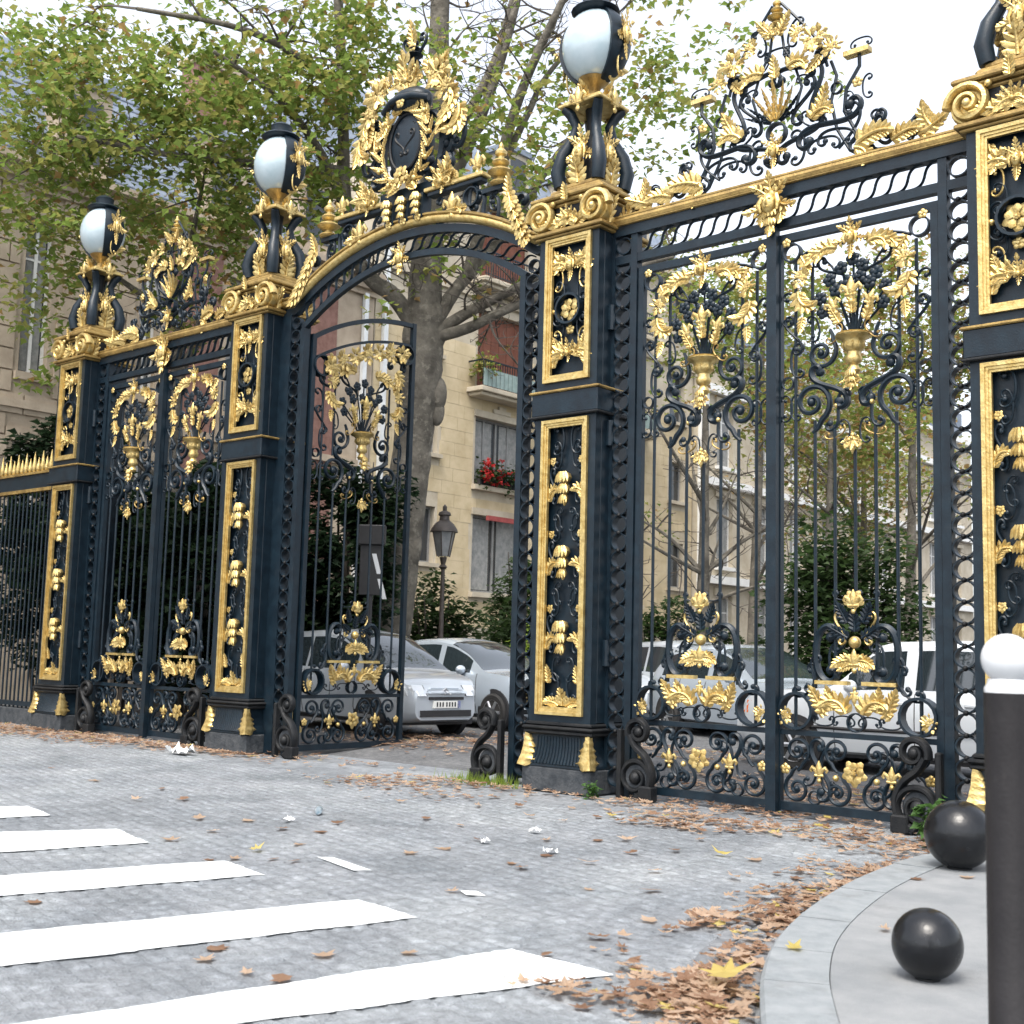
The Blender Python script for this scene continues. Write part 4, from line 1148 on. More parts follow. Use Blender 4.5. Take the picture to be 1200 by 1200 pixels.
# gilded ledges, shells, consoles
for s in (-1, 1):
    obj('ledge', G().cbox(min(s*.36, s*1.38), max(s*.36, s*1.38), -.10, .08, 7.33-Z, 7.385-Z, .01), 'gold', t, .5)
    obj('ledge', G().cbox(min(s*.40, s*1.34), max(s*.40, s*1.34), -.07, .06, 7.27-Z, 7.329-Z, .01), 'iron', t, .5)
    o = orn('finial', 'gold', t, s*1.60, 7.16-Z, .56)
    boxpart('finial_bracket', 'iron', t, min(s*1.34, s*1.70), max(s*1.34, s*1.70), -.05, .05, 7.10-Z, 7.158-Z)
P('shell', 'gold', .70, 7.44, .40, 0, -.06); P('acsoft', 'gold', .55, 7.39, .44, 50, -.07); P('acanthus', 'gold', .72, 7.40, .36, 15, -.07); P('acsoft', 'gold', .95, 7.39, .34, -70, -.07)
P('fleur', 'gold', 1.26, 7.52, .30, 0, -.03); P('cscroll', 'gold', 1.32, 7.44, .20, 0, -.03)
for x in (-.27, 0, .27):
    boxpart('console', 'iron', t, x-.085, x+.085, -.10, .06, 7.02-Z, 7.34-Z)
    orn('husk', 'gold', t, x, 7.34-Z, .32, y=-.09)
    orn('bud', 'gold', t, x, 7.02-Z, .12, y=-.10)
boxpart('base_rail', 'iron', t, -.5, .5, -.05, .05, 7.345-Z, 7.50-Z)
P('fleur', 'gold', .86, 7.06, .34, 0, -.05); P('acbend', 'gold', .80, 6.95, .30, 40, -.05); P('acsoft', 'gold', .92, 6.95, .24, 60, -.05)
P('thickc', 'iron', .60, 7.06, .34, 180); P('thickc', 'iron', 1.16, 7.10, .32, 0); P('thicks', 'iron', 1.34, 6.96, .42, -30); P('ring', 'iron', 1.14, 7.12, .26)
P('thickc', 'iron', 1.52, 6.88, .34, 180); P('thickc', 'iron', 1.50, 7.0, .26, 0)
for s in (-1, 1):
    for k in range(5):
        o = orn('acwide', 'gold', t, s*(1.80+.06*k), 7.0-.13*k-Z, .30, s*(158-3*k), s < 0, y=-.06-.01*k)
    orn('acanthus', 'gold', t, s*1.78, 6.96-Z, .28, s*10, y=-.06); orn('thickc', 'iron', t, s*1.98, 6.72-Z, .5, s*-20, y=.03)

# ------------------------------------------------------------------ spiked railing left of the gates
t = thing('railing', 'blue-black park railing topped by gilded spikes at the far left edge', 'railing', (-11.2, .45, 0))
boxpart('rail', 'iron', t, -14, -.02, -.04, .04, 4.18, 4.44); boxpart('rail', 'goldd', t, -14, -.021, -.07, .07, 4.441, 4.485); boxpart('rail', 'goldd', t, -14, -.022, -.06, .06, 4.12, 4.179)
boxpart('rail', 'iron', t, -14, -.02, -.03, .03, .30, .38); boxpart('stone_base', 'plinth', t, -14, -.023, -.18, .18, 0, .26)
for k in range(92):
    x = -.12-.15*k
    if k < 40:
        barpart('bar', 'iron', t, x, 0, .26, 4.18)
        link('spike', cached('spike', lambda: G().lathe([(.02, 0), (.035, .02), (.05, .10), (.03, .2), (.004, .38)], 8), 'gold', .8), t, (x, 0, 4.485), sc=(1, 1, 1 if k % 2 else .72))
for z, s in ((5.4, .45), (5.0, .5), (4.6, .35)):
    orn('acbend', 'gold', t, .02, z-.1, s, -20, True, y=-.1); orn('acanthus', 'gold', t, -.02, z-.2, .3, 10, y=-.1)
orn('thicks', 'iron', t, -.06, 4.95, .9, 0)
for z in (3.8, 2.9, 2.0, 1.2):
    orn('acbend', 'gold', t, .10, z, .34, -15, True, y=-.12)

# ------------------------------------------------------------------ bollards
bp_ = at(1181, 800, 4.0)
t = thing('bollard', 'tall brown-black bollard with white ball top at the right edge', 'bollard', (bp_[0], bp_[1], .12))
obj('post', G().lathe([(.095, 0), (.10, .02), (.10, .10), (.078, .14), (.076, 1.285)], 28), 'post', t, .6)
obj('collar', G().lathe([(.074, 1.285), (.074, 1.30), (.066, 1.312), (.062, 1.33)], 28), 'white', t, .8)
obj('ball_top', G().ball((0, 0, 1.395), .083, 28, 18), 'white', t, 3)
for c, r, lab in (((6.1, -5.04), .152, 'small glossy black ball on the pavement nearest the camera'), ((5.11, -2.06), .228, 'large matt black ball on the pavement corner beside the weed')):
    t = thing('ball_bollard', lab, 'ball bollard', (c[0], c[1], .121))
    obj('ball', G().ball((0, 0, r*.985), r, 40, 24), 'ball', t, 3)
    obj('foot', G().lathe([(r*.36, 0), (r*.36, .012), (r*.30, .03)], 20), 'ball', t, .6)

# ------------------------------------------------------------------ foliage helpers
def leaf_cloud(g, C, rx, ry, rz, n, size, r, mats=(0, 1, 2), wts=(6, 3, 1), shell=0.35, droop=.4):
    C = np.array(C)
    for _ in range(n):
        d = np.array([r.gauss(0, 1) for _ in range(3)]); d /= np.linalg.norm(d)+1e-9
        q = (shell+(1-shell)*r.random())**.6
        p = C+d*q*np.array([rx, ry, rz])
        one_leaf(g, p, size*r.uniform(.6, 1.3), r, r.choices(mats, wts)[0], droop)
def one_leaf(g, p, s, r, mi, droop=.4):
    a = r.random()*2*PI
    d = np.array([math.cos(a), math.sin(a), -droop+r.uniform(-.5, .5)]); d /= np.linalg.norm(d)
    u = np.cross(d, [r.uniform(-.6, .6), r.uniform(-.6, .6), 1]); u /= np.linalg.norm(u)+1e-9
    n = np.cross(u, d)
    P0 = p; P1 = p+d*s*.35+u*s*.48+n*s*.08; P2 = p+d*s*.62+u*s*.2; P3 = p+d*s+n*-s*.12; P4 = p+d*s*.62-u*s*.2; P5 = p+d*s*.35-u*s*.48+n*s*.08
    g.add([P0, P1, P2, P3, P4, P5], [(0, 1, 2, 3), (0, 3, 4, 5)], mi)
LM = ['lf1', 'lf2', 'lf3']

# ------------------------------------------------------------------ main plane tree
def limb(g, pts, r0, r1, n=9, rough=.0, sub=5, r=rng):
    Q = smooth_path(pts, sub)
    rad = np.linspace(r0, r1, len(Q))*np.array([1+r.uniform(-rough, rough) for _ in Q])
    g.tube(Q, rad, n)
    return Q
def twigs(g, Q, r, depth, rad, ln, tips, up=.35):
    """side shoots along the path Q"""
    n = max(2, int(len(Q)*.34))
    for _ in range(n):
        i = r.randrange(len(Q)//4, len(Q))
        p = Q[i]
        d = np.array([r.gauss(0, 1), r.gauss(0, 1), r.gauss(up, .6)]); d /= np.linalg.norm(d)
        L_ = ln*r.uniform(.6, 1.2)
        e = p+d*L_; mid = p+d*L_*.5+np.array([r.gauss(0, .1), r.gauss(0, .1), r.gauss(0, .1)])*L_
        K = smooth_path([p, mid, e], 4)
        g.tube(K, np.linspace(rad, rad*.4, len(K)), 4)
        tips.append(K)
        if depth > 0: twigs(g, K, r, depth-1, rad*.5, ln*.55, tips, up*.5)

def bezier_limbs(tr, D0, specs):
    pass
r1 = random.Random(21)
t = thing('plane_tree', 'large plane tree with knotted grey trunk seen through the open arch', 'tree', (-11.0, 7.64, 0))
off = np.array([-11.0, 7.64, 0])
def A(px, py, D): return at(px, py, D)-off
g = G()
trunk = [A(433, 870, 26), A(447, 800, 26), A(460, 720, 26), A(474, 600, 26), A(486, 500, 26), A(495, 420, 26), A(499, 372, 26)]
Q = smooth_path(trunk, 6)
rad = np.interp(np.linspace(0, 1, len(Q)), [0, .15, .4, .62, .8, .93, 1], [.62, .47, .44, .42, .46, .40, .44])
rad *= np.array([1+r1.uniform(-.035, .035) for _ in Q])
g.tube(Q, rad, 16)
for px, py, s in ((513, 462, .24), (512, 482, .20), (512, 388, .26), (482, 395, .24), (490, 360, .30), (506, 372, .28), (490, 540, .34), (478, 640, .36)):
    c = A(px, py, 25.95); g.ball(c, s, 12, 9, .85, .85, 1.6)
limbs = []
LP = [([(499, 400), (498, 335), (504, 260), (512, 150), (515, 20), (520, -120)], 26, 26.6, .40, .17),
      ([(497, 398), (462, 348), (438, 330), (418, 300), (405, 240), (402, 150), (398, 30), (390, -90)], 26, 25, .20, .09),
      ([(500, 396), (530, 345), (560, 310), (600, 262), (640, 200), (700, 120)], 26, 27, .17, .06),
      ([(500, 396), (545, 368), (590, 345), (660, 310), (760, 270)], 26, 25.5, .15, .05),
      ([(500, 398), (550, 384), (600, 360), (690, 330), (790, 300)], 26, 24.5, .14, .05),
      ([(504, 262), (540, 190), (570, 120), (596, 40), (620, -60)], 26.2, 26.5, .16, .07),
      ([(509, 195), (550, 130), (580, 70), (600, 0)], 26.3, 27, .13, .06),
      ([(548, 325), (580, 210), (610, 110), (650, 20), (690, -60)], 26.3, 25, .15, .06),
      ([(580, 210), (620, 130), (640, 90), (700, 20)], 26, 25.6, .09, .04),
      ([(406, 245), (370, 170), (320, 110), (250, 60)], 25.4, 23.5, .12, .04),
      ([(403, 200), (350, 200), (280, 190), (190, 180), (90, 160)], 25.3, 23.5, .12, .04),
      ([(400, 110), (340, 60), (270, 30), (160, 10)], 25.2, 23.5, .10, .04)]
for pts, D, D2, ra, rb in LP:
    limbs.append(limb(g, [A(x, y, D+(D2-D)*i/(len(pts)-1)) for i, (x, y) in enumerate(pts)], ra, rb, 9, .03, 6, r1))
obj('trunk', g, 'bark', t, 1.2)
g = G(); tips = []
for Q in limbs: twigs(g, Q, r1, 2, .03, 1.5, tips)
obj('twigs', g, 'twig', t, 0)['kind'] = 'stuff'
g = G()
def clump(px, py, D, sx, sy, n, o=off, size=.17, wts=(6, 4, .45)):
    for _ in range(max(1, int(n*.72)//26)):
        q = at(px+r1.gauss(0, sx), py+r1.gauss(0, sy), D+r1.gauss(0, .9))-o
        leaf_cloud(g, q, .5, .5, .34, 26, size, r1, wts=wts, shell=.1)
for a in ((110, 100, 24.2, 90, 50, 2760), (240, 110, 24.2, 90, 45, 2200), (330, 160, 24.2, 60, 60, 1954), (60, 210, 24.2, 50, 40, 1494), (170, 165, 24.2, 80, 25, 1724), (290, 195, 24.2, 60, 25, 1150), (360, 60, 24.2, 40, 40, 919),
          (70, 40, 24.2, 60, 30, 1035), (430, 80, 24, 30, 50, 910), (560, 170, 25, 30, 30, 546), (590, 110, 25, 50, 40, 546), (700, 80, 25, 40, 50, 494), (790, 70, 25, 40, 50, 546), (780, 130, 26, 50, 40, 390), (620, 220, 25, 40, 40, 546), (430, 40, 24, 40, 30, 520),
          (540, 60, 25, 40, 30, 325), (670, 150, 26, 40, 30, 338), (460, 260, 24.5, 40, 40, 260), (400, 240, 24, 30, 30, 390), (860, 120, 26, 50, 50, 260)):
    clump(*a)
for a in ((45, 330, 25, 30, 60, 800), (150, 300, 26, 60, 30, 560), (330, 300, 27, 30, 20, 240), (60, 130, 26, 40, 40, 900), (110, 250, 26, 70, 30, 700), (250, 90, 26, 40, 40, 500)): clump(*a)
for K in tips[::3]:
    if r1.random() < .35:
        for p in K[1::2]: one_leaf(g, p, .17*r1.uniform(.7, 1.2), r1, r1.choices((0, 1, 2), (4, 4, 2))[0])
obj('crown', g, LM, t, 0)

def small_tree(name, label, x, y, h, rad, lean=(0, 0), crown_r=2.5, crown_z=None, nleaf=2500, seed=3, size=.17, wts=(4, 5, 1), clumps=26, group=None, squash=.8):
    r = random.Random(seed)
    t = thing(name, label, 'tree', (x, y, .1), 0, group)
    g = G(); tips = []
    tr = [(0, 0, 0), (lean[0]*.3, lean[1]*.3, h*.3), (lean[0]*.7, lean[1]*.7, h*.62), (lean[0], lean[1], h)]
    Q = limb(g, tr, rad, rad*.35, 9, .05, 6, r)
    cz = crown_z or h
    tw = G()
    for k in range(9):
        i = r.randrange(len(Q)//3, len(Q)); a = r.random()*2*PI
        d = np.array([math.cos(a), math.sin(a), r.uniform(.3, 1.1)]); L_ = crown_r*r.uniform(.6, 1.0)
        K = limb(g, [Q[i], Q[i]+d*L_*.5+np.array([0, 0, r.uniform(-.2, .3)]), Q[i]+d*L_], rad*.32, rad*.08, 6, 0, 5, r)
        twigs(tw, K, r, 1, .02, crown_r*.4, tips)
    obj('trunk', g, 'bark', t, 1.0)
    if len(tw.f): obj('twigs', tw, 'twig', t, 0)['kind'] = 'stuff'
    g = G()
    for k in range(clumps):
        d = np.array([r.gauss(0, 1), r.gauss(0, 1), r.gauss(0, 1)]); d /= np.linalg.norm(d)
        c = np.array([lean[0], lean[1], cz])+d*np.array([crown_r, crown_r, crown_r*squash])*r.uniform(.35, 1)
        s = crown_r*r.uniform(.22, .38)
        leaf_cloud(g, c, s, s, s*.7, nleaf//clumps, size, r, wts=wts, shell=.1)
    obj('crown', g, LM, t, 0)
    return t
small_tree('plane_tree', 'slim tree with pale trunk rising behind the left leaf of the right-hand gate', -6.9, 13.9, 7.2, .20, (.3, -.4), 2.6, 9.8, 1300, 4, clumps=22)
def tree_at(px, D, *a, **k):
    q = at(px, 760, D); small_tree('plane_tree', a[0], q[0], q[1], *a[1:], **k)
tree_at(965, 27, 'olive autumn tree behind the right leaf of the right-hand gate', 6.8, .14, (.2, 0), 2.2, 6.6, 2900, 5, clumps=44, size=.15, wts=(3, 4, 3))
tree_at(1065, 30, 'yellowing autumn tree behind the right post of the right-hand gate', 10.0, .17, (.2, 0), 3.1, 9.6, 5600, 16, clumps=66, size=.16, wts=(3, 5, 3))
tree_at(880, 40, 'tall thin-leaved autumn tree far behind the right-hand gate crest', 12.0, .22, (.4, 0), 3.8, 11.6, 4800, 6, clumps=60, size=.19)
tree_at(1010, 44, 'broad brownish tree far down the avenue behind the right-hand gate', 9.5, .22, (0, .3), 4.4, 8.0, 4200, 8, clumps=54, size=.20, wts=(3, 5, 3))
small_tree('plane_tree', 'leafy green tree standing before the stone house at the far left', -14.6, 4.6, 9.0, .3, (.4, -.3), 2.8, 9.8, 1900, 9, clumps=44, size=.18, wts=(5, 4, 2))
small_tree('plane_tree', 'small bare-branched tree against the cream house wall', -10.2, 14.5, 4.5, .07, (.3, .2), 1.6, 5.0, 260, 12, clumps=14, size=.12)

# ------------------------------------------------------------------ hedges, shrubs
def shrub(name, label, cat, x, y, rx, ry, h, n, size, m, seed=1, group=None, z0=.1, core=True):
    r = random.Random(seed)
    t = thing(name, label, cat, (x, y, z0), 0, group)
    g = G()
    for k in range(7):
        a = r.random()*2*PI; q = r.uniform(.1, .6)
        g.tube([(q*rx*.3*math.cos(a), q*ry*.3*math.sin(a), 0), (q*rx*math.cos(a), q*ry*math.sin(a), h*.5), (q*1.3*rx*math.cos(a), q*1.3*ry*math.sin(a), h*.85)], [.05, .035, .012], 5)
    obj('stem', g, 'twig', t, 0)
    g = G()
    nb = 34
    for k in range(nb):
        d = np.array([r.gauss(0, 1), r.gauss(0, 1), r.gauss(0, 1)]); d /= np.linalg.norm(d)
        c = np.array([0, 0, h*.5])+d*np.array([rx, ry, h*.48])*r.uniform(.35, .92)
        s = min(rx, ry, h*.5)*r.uniform(.38, .62)
        leaf_cloud(g, c, s, s, s, n//nb, size, r, mats=(0,), wts=(1,), shell=.3, droop=.1)
    obj('foliage', g, m, t, 0)
    return t
shrub('yew', 'tall dark yew at the far left edge behind the spiked railing', 'evergreen', -14.6, 2.0, 1.7, 1.1, 6.5, 8000, .19, 'yew', 1)
shrub('yew', 'dark yew hidden low behind the leftmost pillar', 'evergreen', -12.7, 2.4, 1.3, 1.0, 5.2, 6000, .19, 'yew', 13)
shrub('yew', 'dark yew filling the left leaf of the left-hand gate', 'evergreen', -11.2, 2.9, 1.5, 1.1, 4.9, 8000, .19, 'yew', 2)
shrub('yew', 'dark yew filling the right leaf of the left-hand gate', 'evergreen', -9.4, 2.0, 1.4, .95, 4.7, 8000, .19, 'yew', 3)
shrub('yew', 'tall dark yew behind the open gate leaf, left of the plane trunk', 'evergreen', -10.2, 6.0, 1.5, .9, 5.9, 7500, .18, 'yew', 4)
shrub('yew', 'dark yew mass in the gap beyond the left-hand gate', 'evergreen', -12.0, 5.2, 2.4, 1.0, 5.0, 8000, .20, 'yew', 15)
shrub('shrub', 'dark shrub at the foot of the cream house left of the street lamp', 'shrub', -12.2, 10.6, 1.0, 1.0, 3.1, 3000, .16, 'shrub', 5)
shrub('shrub', 'dark shrub under the red-topped window right of the street lamp', 'shrub', -11.0, 12.6, 1.3, 1.2, 2.9, 3600, .16, 'shrub', 6)
shrub('shrub', 'bright lime shrub just left of the central pillar', 'shrub', -8.4, 9.4, .5, .5, 1.95, 900, .14, 'lime', 7)
shrub('shrub', 'ivy-dark bush climbing before the ground-floor window', 'shrub', -13.2, 15.0, 1.4, 1.0, 4.8, 3600, .17, 'shrub', 8)
shrub('shrub', 'tall green bush behind the right leaf of the right-hand gate', 'shrub', -2.5, 12.2, 1.5, 1.3, 4.3, 6000, .17, 'shrub', 9)
shrub('hedge', 'clipped green hedge low behind the parked cars and right-hand gate', 'hedge', -4.0, 13.0, 4.2, .6, 2.2, 6000, .14, 'shrub', 10)
shrub('shrub', 'small green bush behind the left leaf of the right-hand gate', 'shrub', -6.6, 12.0, 1.0, .8, 2.6, 2600, .15, 'shrub', 11)

# ------------------------------------------------------------------ buildings
XF = -18.5
def wall_holes(g, us, ue, z0, z1, holes, place, depth=.30, mi=0):
    """wall on a (u, z) grid with openings; place(u, d, z) -> xyz, d = depth behind the face"""
    U = sorted(set([us, ue]+[h[0] for h in holes]+[h[1] for h in holes])); Zs = sorted(set([z0, z1]+[h[2] for h in holes]+[h[3] for h in holes]))
    inside = lambda u, z: any(h[0] < u < h[1] and h[2] < z < h[3] for h in holes)
    for a, b in zip(U[:-1], U[1:]):
        for c, d in zip(Zs[:-1], Zs[1:]):
            if inside((a+b)/2, (c+d)/2): continue
            g.add([place(a, 0, c), place(b, 0, c), place(b, 0, d), place(a, 0, d)], [(0, 1, 2, 3)], mi)
    for (a, b, c, d) in holes:
        for (p, q) in (((a, c), (a, d)), ((b, d), (b, c)), ((a, d), (b, d)), ((b, c), (a, c))):
            g.add([place(p[0], 0, p[1]), place(q[0], 0, q[1]), place(q[0], depth, q[1]), place(p[0], depth, p[1])], [(0, 1, 2, 3)], mi)
PL = lambda u, d, z: (-d, u, z)             # facade facing +X, local to the building root
def bpart(name, m, parent, u0, u1, d0, d1, z0, z1):
    return boxpart(name, m, parent, -d1, -d0, u0, u1, z0, z1)
def window(parent, u0, u1, z0, z1, dep=.26, style='frame', mull=2, trans=True):
    """window part with frame, panes, sill as sub-parts; d = depth behind face"""
    w_ = link('window', None, parent)
    fw = .07
    g = G()
    def bx(a, b, c, d, e0=dep-.06, e1=dep): g.box(-e1, -e0, a, b, c, d)
    bx(u0, u0+fw, z0, z1); bx(u1-fw, u1, z0, z1); bx(u0+fw, u1-fw, z0, z0+fw); bx(u0+fw, u1-fw, z1-fw, z1)
    for k in range(1, mull):
        u = u0+(u1-u0)*k/mull; bx(u-.04, u+.04, z0+fw, z1-fw, dep-.07, dep-.004)
    if trans: bx(u0+fw, u1-fw, z0+(z1-z0)*.74, z0+(z1-z0)*.74+.05, dep-.055, dep-.006)
    obj('frame', g, style, w_, 0)
    bpart('pane', 'pane', w_, u0+fw*.5, u1-fw*.5, dep-.02, dep-.012, z0+fw*.5, z1-fw*.5)
    return w_
def curtains(w_, u0, u1, z0, z1, dep=.26):
    g = G()
    for (a, b) in ((u0+.12, u0+(u1-u0)*.42), (u0+(u1-u0)*.58, u1-.12)):
        n = 14; vs = []
        for k in range(n+1):
            u = a+(b-a)*k/n; d = dep-.032+.008*math.sin(k*2.1)
            vs += [(-d, u, z0+.1), (-d, u, z1-.1)]
        g.add(vs, [(2*k, 2*k+2, 2*k+3, 2*k+1) for k in range(n)])
    obj('curtain', g, 'curtain', w_, 1.5)

# cream stone house
cr = thing('stone_house', 'cream stone apartment house with balconies and flower boxes behind the arch', 'house', (XF, 0, 0))
U0, U1, ZT = 13.9, 31.6, 16.9
FL = [(3.35, 5.88), (6.85, 9.12), (10.05, 12.7), (13.7, 16.3)]
big = [(18.5, 20.95), (22.6, 24.9), (26.3, 27.9)]
small = [(15.95, 16.75)]
right = [(29.9, 31.0)]
holes = []
for fi, (a, b) in enumerate(FL):
    for (u0, u1) in big: holes.append((u0, u1, a, b))
    for (u0, u1) in small+right: holes.append((u0, u1, a+(.75 if fi else .8), b+.05))
g = G()
wall_holes(g, U0, U1, 0, ZT, holes, PL, .30)
g.add([PL(U0, 0, 0), PL(U0, 9, 0), PL(U0, 9, ZT), PL(U0, 0, ZT)], [(0, 1, 2, 3)]); g.add([PL(U1, 0, 0), PL(U1, 9, 0), PL(U1, 9, ZT), PL(U1, 0, ZT)], [(3, 2, 1, 0)])
obj('wall', g, 'cream2', cr, 0)
# coursed stone facing, each block its own piece between the openings
zc = 2.2; row = 0; nblk = 0
def blocked(u0, u1, z0, z1, hs_, m_=.10):
    return any(h[0]-m_ < u1 and h[1]+m_ > u0 and h[2]-m_ < z1 and h[3]+m_ > z0 for h in hs_)
while zc < 13.4:
    hgt = .42
    u = U0+.02-(.35 if row % 2 else 0)
    while u < U1-.05:
        ln = rng.uniform(.85, 1.25)
        a, b = max(u, U0+.02), min(u+ln, U1-.02)
        # trim against openings
        segs = [(a, b)]
        for h in holes:
            if h[2]-.10 < zc+hgt and h[3]+.10 > zc:
                ns = []
                for (p, q) in segs:
                    if h[0]-.10 >= q or h[1]+.10 <= p: ns.append((p, q)); continue
                    if p < h[0]-.12: ns.append((p, h[0]-.10))
                    if q > h[1]+.12: ns.append((h[1]+.10, q))
                segs = ns
        for (p, q) in segs:
            if q-p > .12 and nblk < 298:
                bpart('stone_block', 'cream', cr, p+.004, q-.004, -.012-rng.uniform(0, .005), .0, zc+.004, zc+hgt-.004); nblk += 1
        u += ln
    zc += hgt; row += 1
for fi, (a, b) in enumerate(FL):
    for wi, (u0, u1) in enumerate(big):
        if fi == 2 or fi == 3:
            w_ = link('window', None, cr)
            bpart('blind', 'blind', w_, u0+.05, u1-.05, .16, .20, a+.02, b-.02)
            g = G()
            for k in range(7):
                u = u0+.05+(u1-u0-.1)*k/6
                g.box(-.16, -.145, u-.02, u+.02, a+.02, b-.02)
            obj('blind_ribs', g, 'blind', w_, 0)
            bpart('frame', 'frame', w_, u0, u1, .21, .25, a, b)
        else:
            w_ = window(cr, u0, u1, a, b, mull=4 if fi == 1 else 2, style='dframe', trans=False)
            if fi <= 1: curtains(w_, u0, u1, a, b)
        bpart('window_surround', 'cream2', cr, u0-.10, u1+.10, -.07, -.001, b+.001, b+.22)
        if fi == 1:
            bpart('pediment', 'cream2', cr, u0+.8, u1-.8, -.10, -.001, b+.221, b+.36)
            bpart('pediment', 'cream2', cr, u0+1.05, u1-1.05, -.10, -.001, b+.361, b+.48)
        bpart('sill', 'cream2', cr, u0-.14, u1+.14, -.20 if fi < 2 else -.02, -.001, a-.16, a-.001)
    for (u0, u1) in small+right:
        a2, b2 = a+(.75 if fi else .8), b+.05
        w_ = window(cr, u0, u1, a2, b2, mull=1, trans=False, style='dframe')
        bpart('sill', 'cream2', cr, u0-.12, u1+.12, -.16, -.001, a2-.13, a2-.001)
    if fi >= 2:
        # balcony
        for (u0, u1) in big:
            bal = link('balcony', None, cr)
            g = G().cbox(.001, .72, u0-.5, u1+.4, a-.22, a-.06, .02).cbox(.001, .60, u0-.4, u1+.3, a-.34, a-.221, .02)
            obj('slab', g, 'cream2', bal, .4)
            g = G().box(.64, .68, u0-.44, u1+.34, a+.78, a+.83).box(.645, .675, u0-.44, u1+.34, a+.02, a+.05)
            for sgn in (u0-.44, u1+.31): g.box(.02, .66, sgn, sgn+.03, a+.78, a+.83)
            for k in range(int((u1-u0+.78)/.12)):
                g.box(.65, .67, u0-.43+.12*k, u0-.41+.12*k, a-.06, a+.78)
            obj('railing', g, 'iron', bal, 0)
            if fi == 2:
                for k in range(int((u1-u0+.7)/.2)):
                    bpart('panel', 'grn', bal, u0-.42+.2*k, u0-.42+.2*k+.17, -.715, -.685, a-.04, a+.52)
bpart('red_awning', 'blind', cr, 18.9, 20.7, -.34, -.225, 5.70, 5.86).data = cached('box', ubox, 'awning', 0)
for z, e in ((13.05, .12), (16.6, .4)): bpart('string_course', 'cream2', cr, U0, U1, -e, -.001, z, z+.22)
g = G().add([PL(U0, .1, 16.9), PL(U1, .1, 16.9), PL(U1, 1.5, 19.2), PL(U0, 1.5, 19.2), PL(U0, 6, 20), PL(U1, 6, 20), PL(U0, 9, 16.9), PL(U1, 9, 16.9)], [(0, 1, 2, 3), (3, 2, 5, 4), (4, 5, 7, 6), (0, 3, 4, 6), (1, 7, 5, 2)])
obj('roof', g, 'slate', cr, 0)
for u in (17, 20.5, 24, 28):
    d_ = link('dormer', None, cr)
    bpart('cheeks', 'cream2', d_, u-.6, u+.6, .2, 1.6, 17.0, 18.8); bpart('pane', 'pane', d_, u-.4, u+.4, .18, .199, 17.3, 18.6); bpart('hood', 'slate', d_, u-.75, u+.75, .1, 1.7, 18.801, 19.0)
bpart('downpipe', 'zinc', cr, U0+.25, U0+.42, -.16, -.03, 0, 16.5)
# flower box with geraniums on the first-floor sill
for (u0, u1), lab in ((big[0], 'window box of red geraniums on the first-floor sill beside the arch'), (big[1], 'window box of red geraniums hidden behind the central pillar')):
    fb = thing('flower_box', lab, 'flower box', (XF, (u0+u1)/2, 6.85), 0)
    obj('box', G().cbox(.02, .20, -1.15, 1.15, 0, .20, .01), 'black', fb, .4)
    g = G(); rr = random.Random(3)
    for k in range(560): one_leaf(g, np.array([.16+rr.gauss(0, .12), rr.uniform(-1.15, 1.15), .36+rr.gauss(0, .22)]), .15, rr, 0)
    for k in range(46):
        c = np.array([.30+rr.gauss(0, .09), rr.choice((-1.0, -.85, -.3, .9, .75))+rr.gauss(0, .16), .44+rr.gauss(0, .20)])
        for q in range(9): one_leaf(g, c+np.array([rr.gauss(0, .03) for _ in range(3)]), .11, rr, 1)
    obj('geraniums', g, ['shrub', 'red'], fb, 0)
    g = G()
    for k in range(22):
        u = -1.12+2.24*k/21; g.box(.21, .225, u-.008, u+.008, 0, .5)
    g.box(.205, .23, -1.14, 1.14, .5, .53)
    obj('guard_rail', g, 'iron', fb, 0)

# balcony plants
pb = thing('balcony_plant', 'yellowing potted plant on the balcony beside the rust-coloured blind', 'plant', (XF+.45, 18.4, 9.9))
obj('pot', G().lathe([(.10, -.05), (.14, .25), (.15, .27)], 12), 'blind', pb, .5)
g = G(); rr = random.Random(8)
leaf_cloud(g, (0, 0, .8), .5, .5, .55, 220, .16, rr, wts=(5, 4, 2), shell=.1); obj('foliage', g, LM, pb, 0)

# brick and stone house on the left
bh = thing('brick_house', 'brick and stone house with slate mansard roof behind the left gate', 'house', (XF, 0, 0))
V0, V1, ZC = -14.0, 13.85, 12.5
wins = [(-9.6, -8.4), (-6.3, -5.1), (-3, -1.8), (.2, 1.4), (2.9, 3.6), (6.0, 6.5), (8.6, 9.9)]
holes = []
for (a, b) in ((3.6, 6.0), (7.6, 11.3)):
    for (u0, u1) in wins: holes.append((u0, u1, a, b))
g = G(); wall_holes(g, V0, V1, 0, ZC, holes, PL, .3)
g.add([PL(V0, 0, 0), PL(V0, 9, 0), PL(V0, 9, ZC), PL(V0, 0, ZC)], [(0, 1, 2, 3)]); g.add([PL(V1, 0, 0), PL(V1, 9, 0), PL(V1, 9, ZC), PL(V1, 0, ZC)], [(3, 2, 1, 0)])
obj('wall', g, 'grey_stone', bh, 0)
for (a, b) in ((3.6, 6.0), (7.6, 11.3)):
    for (u0, u1) in wins:
        w_ = window(bh, u0, u1, a, b); curtains(w_, u0, u1, a, b)
        bpart('sill', 'grey_stone', bh, u0-.12, u1+.12, -.15, -.001, a-.18, a-.001)
        bpart('lintel_stone', 'grey_stone', bh, u0-.2, u1+.2, -.07, -.001, b+.001, b+.3)
